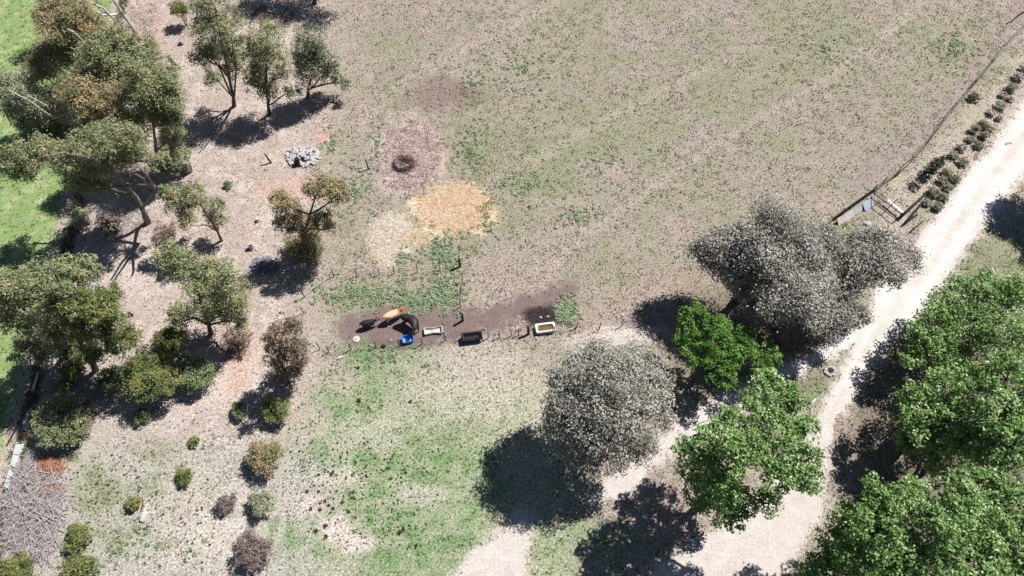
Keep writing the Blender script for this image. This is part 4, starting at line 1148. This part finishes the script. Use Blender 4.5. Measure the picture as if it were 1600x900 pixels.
for (x, y, s, lb) in ((1005, 109, .22, 'white stone alone in the middle of the big field'), (1019, 168, .16, 'pale stone low in the middle of the big field'), (971, 65, .13, 'small white stone upper middle of the big field'),
                      (845, 496, .15, 'left one of two pale stones on the wet mud'), (856, 495, .17, 'right one of two pale stones on the wet mud'), (818, 503, .14, 'white stone at the left rim of the wet mud'), (872, 516, .15, 'pale stone at the right end of the white bath'),
                      (838, 528, .2, 'pale stone below the white bath'), (607, 510, .11, 'white stone on the bare soil between the cows'), (870, 319, .12, 'white stone in the field right of the golden straw'), (945, 361, .12, 'white stone in the field above the white bath'),
                      (1343, 180, .11, 'white speck of stone in the right of the field'), (708, 103, .18, 'white stone above the bare purple patch'), (973, 492, .2, 'pale stone left of the grey trees\' shade')):
    o = link('stone', rock_mesh(random.randrange(6), M_ROCK), None, None, G(x, y) + Vector((0, 0, s * .3))); o.scale = (s, s * .8, s * .6)
    tag(o, lb, 'stone')
rock_heap('rubble_heap', 'scatter of white rubbish in the upper field', 'rubble', 778, 62, 9, 5, 14, (.08, .2), M_ROCK, hgt=.1)
rock_heap('clay_heap', 'heap of orange brown clods beside the red drum', 'clods', 80, 608, 11, 6, 30, (.15, .32), M_ROCKB, hgt=.4, part='clod')

# ------------------------------------------------------------------ old hay ring
root = thing('hay_ring', 'dark grey ring of old hay with a hollow on its right side', 'hay', G(632, 257))
hb = MB(); L = []
for i in range(26):
    a = 6.283 * i / 26
    R0 = .80 + .12 * math.sin(3 * a + 1); th = .36 + .11 * math.sin(2 * a + .6); hz = .62 * (0.35 if -0.5 < (a if a < 3.14 else a - 6.283) < .5 else 1) * random.uniform(.85, 1.1)
    c, s_ = math.cos(a), math.sin(a)
    L.append([Vector((c * (R0 + th * x), s_ * (R0 + th * x) * .95, z * hz + random.uniform(-.03, .05) - .02)) for x, z in ((1.0, 0), (.95, .5), (.6, .95), (.1, 1.0), (-.5, .75), (-.85, .1))])
n_ = 6; V = [p for l in L for p in l]; F = []
for i in range(26):
    for k in range(n_ - 1):
        F.append((i * n_ + k, i * n_ + k + 1, ((i + 1) % 26) * n_ + k + 1, ((i + 1) % 26) * n_ + k))
hb.add(V, F); hb.build('hay_bank', M_OLDHAY, root)
N_ = 700
a = RNG.uniform(0, 6.283, N_); q = RNG.normal(.82, .28, N_)
zz = np.clip(.62 - 1.3 * np.abs(q - .82), .03, 1) * RNG.uniform(.7, 1.05, N_)
ct_, st_h = np.cos(a), np.sin(a)
cc = np.array([alb(165, 135, 128), alb(120, 95, 90), alb(190, 165, 155), alb(80, 64, 60)])[RNG.integers(0, 4, N_)]
o = blades('loose_hay', None, ct_ * q, st_h * q * .95, zz, cc, 3, RNG.uniform(.25, .6, N_), RNG.uniform(.03, .06, N_), (-.2, .6), M_STRAW)
o.parent = root

# ------------------------------------------------------------------ troughs and yard gear
def ang(a, b):
    A, Bq = G(*a), G(*b)
    return math.atan2(Bq.y - A.y, Bq.x - A.x), (Bq - A).length


rz, LL = ang((836, 515), (868, 511))
root = thing('bath_trough', 'white bath used as water trough, full of brown water', 'trough', G(852, 515), rz)
MB().loops([rrect(1.72, .84, .12, 0), rrect(1.86, .96, .12, .42), rrect(1.86, .96, .12, .47), rrect(1.52, .64, .2, .47), rrect(1.36, .54, .2, .12)]).build('tub', M_ENAMEL, root)
MB().loops([rrect(1.43, .56, .2, .27), rrect(1.43, .56, .2, .273)]).build('water', M_WATER, root)
MB().tube([(.95, -.2, 0), (.97, -.2, .7), (.88, -.2, .72)], .025, 6).build('inlet_pipe', M_WIRE, root)

rz, LL = ang((664, 517), (691, 514))
root = thing('feed_trough', 'pale concrete feed trough pinched in the middle, on the bare soil', 'trough', G(677.5, 518), rz)
MB().loops([rrect(1.62, .72, .05, 0, 2, .25), rrect(1.72, .78, .05, .30, 2, .3), rrect(1.62, .68, .05, .30, 2, .33), rrect(1.52, .60, .05, .08, 2, .35)]).build('basin', M_CONC, root)
MB().box((-.82, 0, .33), (.08, .72, .06)).build('end_lip', M_CONC, root)
MB().box((.82, 0, .33), (.08, .72, .06)).build('end_lip', M_CONC, root)

rz, LL = ang((629, 536), (646, 532))
root = thing('blue_tub', 'blue plastic feed tub the black cow is eating from', 'tub', G(638, 532), rz)
MB().loops([rrect(.92, .62, .1, 0), rrect(1.08, .78, .12, .40), rrect(1.08, .78, .12, .44), rrect(.98, .68, .1, .44), rrect(.86, .56, .1, .06)]).build('tub_body', M_BLUE, root)
MB().loops([rrect(.88, .58, .1, .10), rrect(.88, .58, .1, .103)]).build('feed', mat('pale_blue_plastic', (.20, .48, .80), (.12, .40, .75), rough=.4, bump=.05), root)

root = thing('trough_cover', 'round white cover lying on the bare soil left of the fence', 'cover', G(557, 530))
cir = lambda r_, z: [Vector((math.cos(6.283 * k / 20) * r_, math.sin(6.283 * k / 20) * r_, z)) for k in range(20)]
MB().loops([cir(.33, 0), cir(.34, .07), cir(.30, .08), cir(.28, .05), cir(.20, .05), cir(.18, .09), cir(.05, .10)]).build('disc', M_CONC, root)
MB().tube([(-.06, 0, .09), (0, 0, .14), (.06, 0, .09)], .015, 5).build('handle', M_WIRE, root)

rz, LL = ang((727, 531), (752, 528))
root = thing('hay_feeder', 'black barred metal hay feeder standing on the fence line', 'feeder', G(739, 530), rz)
for sx in (-1, 1):
    for sy in (-1, 1):
        MB().box((sx * .85, sy * .34, .39), (.07, .07, .78)).build('leg', M_BLACKMETAL, root)
MB().loops([rrect(1.7, .66, .04, .32, 1), rrect(1.84, .84, .04, .55, 1), rrect(1.78, .78, .04, .55, 1), rrect(1.64, .60, .04, .36, 1)]).build('tray', M_BLACKMETAL, root)
for sy in (-1, 1):
    MB().tube([(-.88, sy * .36, .78), (.88, sy * .36, .78)], .035, 6).build('rail', M_BLACKMETAL, root)
    for k in range(9):
        x = -.76 + k * .19
        MB().tube([(x, sy * .36, .77), (x, sy * .08, .42)], .016, 5).build('bar', M_BLACKMETAL, root)
for sx in (-1, 1):
    MB().tube([(sx * .88, -.36, .78), (sx * .88, .36, .78)], .035, 6).build('rail', M_BLACKMETAL, root)
MB().box((-.93, 0, .5), (.03, .62, .4)).build('end_panel', M_TIN, root)

# gate yard: sheets along a dark rail, two poles and a white plank across the opening
def beam(mb, a, b, w, h, O, z0=0.0):
    A, Bq = G(*a) - O, G(*b) - O
    d = (Bq - A); L_ = d.length
    mb.box(((A.x + Bq.x) / 2, (A.y + Bq.y) / 2, z0 + h / 2), (L_, w, h), math.atan2(d.y, d.x))


O = G(1330, 325)
root = thing('yard_wall', 'low dark timber wall with pale sheets leaning along it beside the gate yard', 'wall', O)
mb = MB(); beam(mb, (1297, 348), (1364, 300), .14, .75, O); mb.build('timber_rail', M_DARKWOOD, root)
for (a, b, w, m_, lb) in (((1303, 347), (1328, 332), .55, M_PALEWOOD, 'pale pinkish board'), ((1328, 331), (1341, 323), .5, M_TIN, 'white sheet'), ((1342, 323), (1356, 313), .75, M_BLUETIN, 'blue-grey sheet'), ((1357, 311), (1363, 306), .5, M_TIN, 'small white sheet')):
    A, Bq = G(*a) - O, G(*b) - O
    d = Bq - A; L_ = d.length; nrm = Vector((d.y, -d.x, 0)).normalized()
    if nrm.y > 0: nrm = -nrm
    mb = MB(); V = []
    for t, z in ((.10, .62), (.10 + w, .03)):
        for e in (A, Bq):
            p = e + nrm * t; V.append((p.x, p.y, z))
    V += [(x, y, z + .03) for (x, y, z) in V]
    mb.add(V, [(0, 1, 3, 2), (4, 6, 7, 5), (0, 4, 5, 1), (2, 3, 7, 6), (0, 2, 6, 4), (1, 5, 7, 3)])
    tag(mb.build('leaning_sheet', m_, root), lb)
root = thing('pole_gate', 'gate of thin poles lying across the yard opening with a white plank', 'gate', O)
for (a, b, r_, m_, nm) in (((1357, 315), (1397, 347), .05, M_POST, 'pole'), ((1363, 309), (1404, 340), .05, M_POST, 'pole'), ((1366, 305), (1384, 318), .03, M_POST, 'pole'), ((1381, 333), (1397, 318), .05, M_DARKWOOD, 'cross_pole'), ((1366, 322), (1380, 312), .03, M_POST, 'cross_pole')):
    A, Bq = G(*a) - O, G(*b) - O
    MB().tube([A + Vector((0, 0, .62 if nm == 'pole' else .70)), Bq + Vector((0, 0, .62 if nm == 'pole' else .70))], r_, 6).build(nm, m_, root)
for q in ((1363, 309), (1404, 340), (1357, 315), (1397, 347)):
    A = G(*q) - O
    MB().tube([A + Vector((0, 0, -.05)), A + Vector((0, 0, .8))], .06, 6).build('gate_post', M_DARKWOOD, root)
mb = MB(); beam(mb, (1383, 318), (1406, 338), .2, .05, O, .60); mb.build('plank', M_ENAMEL, root)

# left boundary: white sheets on edge, drum
O = G(24, 726)
root = thing('sheet_fence', 'row of white sheets on edge between the brush pile and the green strip', 'fence', O)
for (a, b) in (((35, 694), (30, 712)), ((30, 713), (25, 732)), ((25, 733), (20, 750)), ((20, 751), (15, 766))):
    A, Bq = G(*a) - O, G(*b) - O; d = Bq - A
    mb = MB(); mb.box(((A.x + Bq.x) / 2, (A.y + Bq.y) / 2, .30), (d.length, .05, .62), math.atan2(d.y, d.x), Matrix.Rotation(math.radians(38), 4, 'X'))
    mb.build('sheet', M_TIN, root)
for q in ((35, 694), (25, 733), (15, 766)):
    A = G(*q) - O
    MB().tube([A + Vector((.1, 0, 0)), A + Vector((.1, 0, .9))], .04, 6).build('stake', M_POST, root)
O = G(43, 664)
root = thing('board_stack', 'pale boards lying beside the big dome-shaped shrub', 'boards', O)
for i, (a, b, w) in enumerate((((47, 642), (41, 660), .42), ((42, 660), (38, 672), .5), ((45, 645), (39, 670), .3))):
    mb = MB(); beam(mb, a, b, w, .05, O, .0 if i < 2 else .055); mb.build('board', M_PALEWOOD, root)
log('plank', 'rusty brown rail beside the white sheets', 'plank', [(37, 673), (39, 688)], .08, M_RUST)
root = thing('rusty_drum', 'rusty red drum at the foot of the white pole', 'drum', G(53, 622))
MB().loops([cir(.30, 0), cir(.30, .28), cir(.32, .30), cir(.30, .32), cir(.30, .60), cir(.32, .62), cir(.30, .64), cir(.30, .86), cir(.26, .86), cir(.26, .80)]).build('drum_body', M_RUST, root)
MB().box((.12, .05, .83), (.1, .1, .05)).build('bung', M_DARKWOOD, root)
root = thing('white_sack', 'crumpled white sack beside the little olive shrub', 'sack', G(225, 808))
sb = MB()
sb.loops([[Vector((math.cos(6.283 * k / 10) * r_ * random.uniform(.85, 1.1) * .7 + dx_, math.sin(6.283 * k / 10) * r_ * random.uniform(.85, 1.1) * 1.2 + dy_, z)) for k in range(10)] for r_, z, dx_, dy_ in ((.36, 0, 0, 0), (.42, .12, 0, 0), (.34, .28, .02, .03), (.15, .36, .03, .05))])
sb.build('sack_body', M_CONC, root)
MB().tube([(-.02, .4, .15), (-.02, .75, .10), (.03, 1.0, .06)], [.14, .09, .13], 7, jit=.15).build('sack_neck', M_CONC, root)
log('fallen_branch', 'short orange brown branch standing beside the white sack', 'branch', [(221, 796), (224, 784), (222, 776)], [.06, .05, .03], M_RUST)


# ------------------------------------------------------------------ brush piles
def brush(name, label, cx, cy, rx, ry, n_parts, n_twigs, m, ln, hgt, rad=(.02, .045)):
    O = G(cx, cy)
    root = thing(name, label, 'brush pile', O)

    def one(mb):
        a = random.uniform(0, 6.283); q = random.random() ** .6
        p = G(cx + rx * q * math.cos(a), cy + ry * q * math.sin(a)) - O
        d = Vector((random.uniform(-1, 1), random.uniform(-1, 1), random.uniform(-.12, .25))).normalized() * random.uniform(*ln)
        z = (1 - q * .8) * hgt * random.uniform(.2, 1) + .05
        a0 = Vector((p.x, p.y, z)) - d * .5; b0 = a0 + d
        a0.z = max(a0.z, .03); b0.z = max(b0.z, .03)
        mid = a0.lerp(b0, .5) + Vector((random.uniform(-.12, .12), random.uniform(-.12, .12), .06))
        r_ = random.uniform(*rad)
        mb.tube([a0, mid, b0], [r_, r_ * .8, r_ * .4], 4)
        for _ in range(2):
            e = mid.lerp(b0, random.random()) ; f_ = e + Vector((random.uniform(-.4, .4), random.uniform(-.4, .4), random.uniform(0, .2)))
            mb.tube([e, f_], [r_ * .5, r_ * .2], 3)
        return mb
    for _ in range(n_parts): one(MB()).build('branch', m, root)
    mb = MB()
    for _ in range(n_twigs): one(mb)
    tag(mb.build('twigs', m, root), kind='stuff')
    return root


brush('brush_pile', 'long heap of grey dead branches at the lower left', 52, 795, 46, 84, 70, 900, M_BRUSH, (.7, 2.2), 1.1, (.008, .04))
brush('brush_pile', 'orange dead branches lying on top of the grey heap', 80, 728, 22, 16, 30, 150, M_ORANGE, (.5, 1.3), .7, (.01, .028))
brush('brush_pile', 'smaller patch of orange dead branches lower on the grey heap', 78, 764, 14, 9, 14, 60, M_ORANGE, (.5, 1.2), .5, (.018, .035))
brush('brush_pile', 'grey twigs heaped on the litter below the grey-green bush', 145, 605, 24, 22, 24, 160, M_BRUSH, (.5, 1.3), .25, (.012, .03))
brush('brush_pile', 'dark twigs lying in the shade below the middle gum', 372, 530, 20, 22, 20, 90, M_BROWNBARK, (.5, 1.4), .3, (.012, .03))
brush('brush_pile', 'broken twigs heaped in the shade of the upper left grove', 225, 30, 24, 34, 20, 120, M_BRUSH, (.5, 1.4), .25, (.015, .035))
brush('brush_pile', 'pale twigs fallen around the foot of the leaning gum', 205, 345, 34, 20, 20, 90, M_BRUSH, (.5, 1.4), .15, (.012, .03))
brush('brush_pile', 'dark twigs under the bare trunk at the top edge', 425, 28, 40, 18, 20, 90, M_BROWNBARK, (.6, 1.6), .2, (.015, .04))


# ------------------------------------------------------------------ cattle
def cow_material(name):
    """tan back, redder head and legs"""
    m, t, o = new_mat(name)
    at = nd(t, 'ShaderNodeAttribute', attribute_name='front')
    tc = nd(t, 'ShaderNodeTexCoord'); nz = nd(t, 'ShaderNodeTexNoise'); nz.inputs['Scale'].default_value = 5; nz.inputs['Detail'].default_value = 5
    t.links.new(tc.outputs['Object'], nz.inputs['Vector'])
    ad = nd(t, 'ShaderNodeMath', operation='MULTIPLY_ADD'); ad.inputs[1].default_value = .5; ad.inputs[2].default_value = -.25
    t.links.new(nz.outputs['Fac'], ad.inputs[0])
    su = nd(t, 'ShaderNodeMath', operation='ADD'); t.links.new(at.outputs['Fac'], su.inputs[0]); t.links.new(ad.outputs[0], su.inputs[1])
    rp = nd(t, 'ShaderNodeValToRGB'); el = rp.color_ramp.elements
    el[0].position = .3; el[0].color = (.66, .42, .27, 1); el[1].position = .62; el[1].color = (.32, .11, .05, 1)
    t.links.new(su.outputs[0], rp.inputs[0])
    b = nd(t, 'ShaderNodeBsdfPrincipled'); b.inputs['Roughness'].default_value = .6; b.inputs['Specular IOR Level'].default_value = .25
    t.links.new(rp.outputs[0], b.inputs['Base Color']); t.links.new(b.outputs[0], o.inputs[0])
    return m


def cow(label, spine, m, size=1.0, head_down=0.0, head_side=0.0):
    """spine: photo-ground points rump -> shoulder -> poll (already at ground level); one skinned body"""
    P = [G(*q) for q in spine]
    O = P[0].copy()
    P = [(p - O) for p in P]
    cum = [0]
    for a_, b_ in zip(P[:-1], P[1:]): cum.append(cum[-1] + (b_ - a_).length)
    TOT = cum[-1]

    def at(s):
        # smooth path position and heading
        def pos(q):
            if q <= 0: return P[0] + (P[1] - P[0]).normalized() * q
            if q >= TOT: return P[-1] + (P[-1] - P[-2]).normalized() * (q - TOT)
            for i in range(len(P) - 1):
                if q <= cum[i + 1]: return P[i].lerp(P[i + 1], (q - cum[i]) / (cum[i + 1] - cum[i]))
        p = (pos(s - .22) + pos(s) * 2 + pos(s + .22)) / 4
        h = (pos(s + .3) - pos(s - .3)).normalized()
        return p, h
    # station 0..2.45 in an adult: rump .1, poll 2.05, muzzle 2.45
    k = TOT / 2.30 if TOT else 1
    z0 = size
    verts, edges, rad = [], [], []

    def V(s, y, z, ry, rz_=None, par=None):
        p, h = at(s * k)
        nrm = Vector((-h.y, h.x, 0))
        q = p + nrm * y * size; q.z = z * z0
        verts.append(q); rad.append((ry * size, (rz_ or ry) * size))
        if par is not None: edges.append((par, len(verts) - 1))
        return len(verts) - 1
    hd = head_down
    pel = V(.42, 0, 1.06, .34, .28)
    rump = V(.12, 0, 1.08, .22, .22, pel)
    tail0 = V(-.02, 0, 1.10, .05, .05, rump); t1 = V(-.10, .02, .85, .03, .03, tail0); V(-.10, .05, .45, .05, .05, t1)
    b1 = V(.85, 0, 1.0, .40, .36, pel); b2 = V(1.2, 0, .98, .40, .37, b1); ch = V(1.5, 0, 1.02, .27, .31, b2)
    nk = V(1.75, 0, 1.12 - .18 * hd, .17, .22, ch); n2 = V(1.95, head_side * .4, 1.18 - .42 * hd, .13, .16, nk)
    pol = V(2.10, head_side, 1.22 - .62 * hd, .13, .13, n2)
    mz = V(2.28, head_side * 1.3, 1.08 - .66 * hd, .095, .10, pol); V(2.45, head_side * 1.5, .94 - .62 * hd, .075, .075, mz)
    for sgn in (1, -1):
        e = V(2.06, head_side + sgn * .16, 1.26 - .62 * hd, .045, .04, pol); V(2.02, head_side + sgn * .33, 1.24 - .62 * hd, .035, .05, e)
        hp = V(.36, sgn * .17, .86, .17, .19, pel); kn = V(.50, sgn * .20, .66, .13, .13, hp); hk = V(.26, sgn * .19, .42, .065, .07, kn); ft = V(.33, sgn * .19, .12, .05, .05, hk); V(.37, sgn * .19, .05, .06, .05, ft)
        sh = V(1.50, sgn * .17, .80, .13, .15, ch); el_ = V(1.46, sgn * .19, .62, .09, .10, sh); fk = V(1.50, sgn * .18, .38, .06, .06, el_); ff = V(1.50, sgn * .18, .12, .048, .048, fk); V(1.53, sgn * .18, .05, .06, .05, ff)
    me = bpy.data.meshes.new('cow_skeleton')
    me.from_pydata([tuple(v) for v in verts], edges, [])
    o = bpy.data.objects.new('cow_tmp', me); COL.objects.link(o)
    md = o.modifiers.new('skin', 'SKIN'); md.use_smooth_shade = True
    for i, sv in enumerate(me.skin_vertices[0].data):
        sv.radius = rad[i]; sv.use_root = (i == 0)
    ss = o.modifiers.new('sub', 'SUBSURF'); ss.levels = 2; ss.render_levels = 2
    dg = bpy.context.evaluated_depsgraph_get()
    body = bpy.data.meshes.new_from_object(o.evaluated_get(dg))
    bpy.data.objects.remove(o)
    body.materials.clear(); body.materials.append(m)
    n_ = len(body.vertices); co = np.empty(n_ * 3, dtype=np.float32); body.vertices.foreach_get('co', co); co = co.reshape(-1, 3)
    head = np.array(verts[n2]); r0 = np.linalg.norm(co - np.array(verts[pol]), axis=1)
    front = np.clip(1.15 - r0 / (.75 * size), 0, 1) + np.clip(.75 - co[:, 2] / size, 0, .5)
    attr_f(body, 'front', np.clip(front, 0, 1))
    body.name = 'cow'
    return tag(link('cow', body, None, None, O), label, 'cow', 'cattle in the pen')


M_RED = cow_material('red_tan_hide')


def drop(px, py, h=1.0):
    """pixel of the ground under a point seen at height h"""
    p = G(px, py, h)
    X_, Y_ = to_px(np.array([p.x]), np.array([p.y]))
    return float(X_[0]), float(Y_[0])


cow('small black cow standing on the left with its head to the right', [drop(562, 506, .9), drop(575, 503, .9), drop(592, 499, .9)], M_BLACKCOW, .80)
cow('tan red cow with pale back, in the middle of three', [drop(598, 496, 1.1), drop(612, 491, 1.1), drop(632, 481, 1.1)], M_RED, 1.0)
cow('large black cow bending round with its head in the blue tub', [drop(624, 496, 1.1), drop(634, 495, 1.1), drop(645, 499, 1.1), drop(650, 509, 1.0), drop(646, 519, .9), drop(640, 527, .7)], M_BLACKCOW, 1.16, head_down=.75)

print('tris', sum(len(m.polygons)*2 for m in bpy.data.meshes), 'leaves', N_LEAVES, 'objects', len(bpy.data.objects))
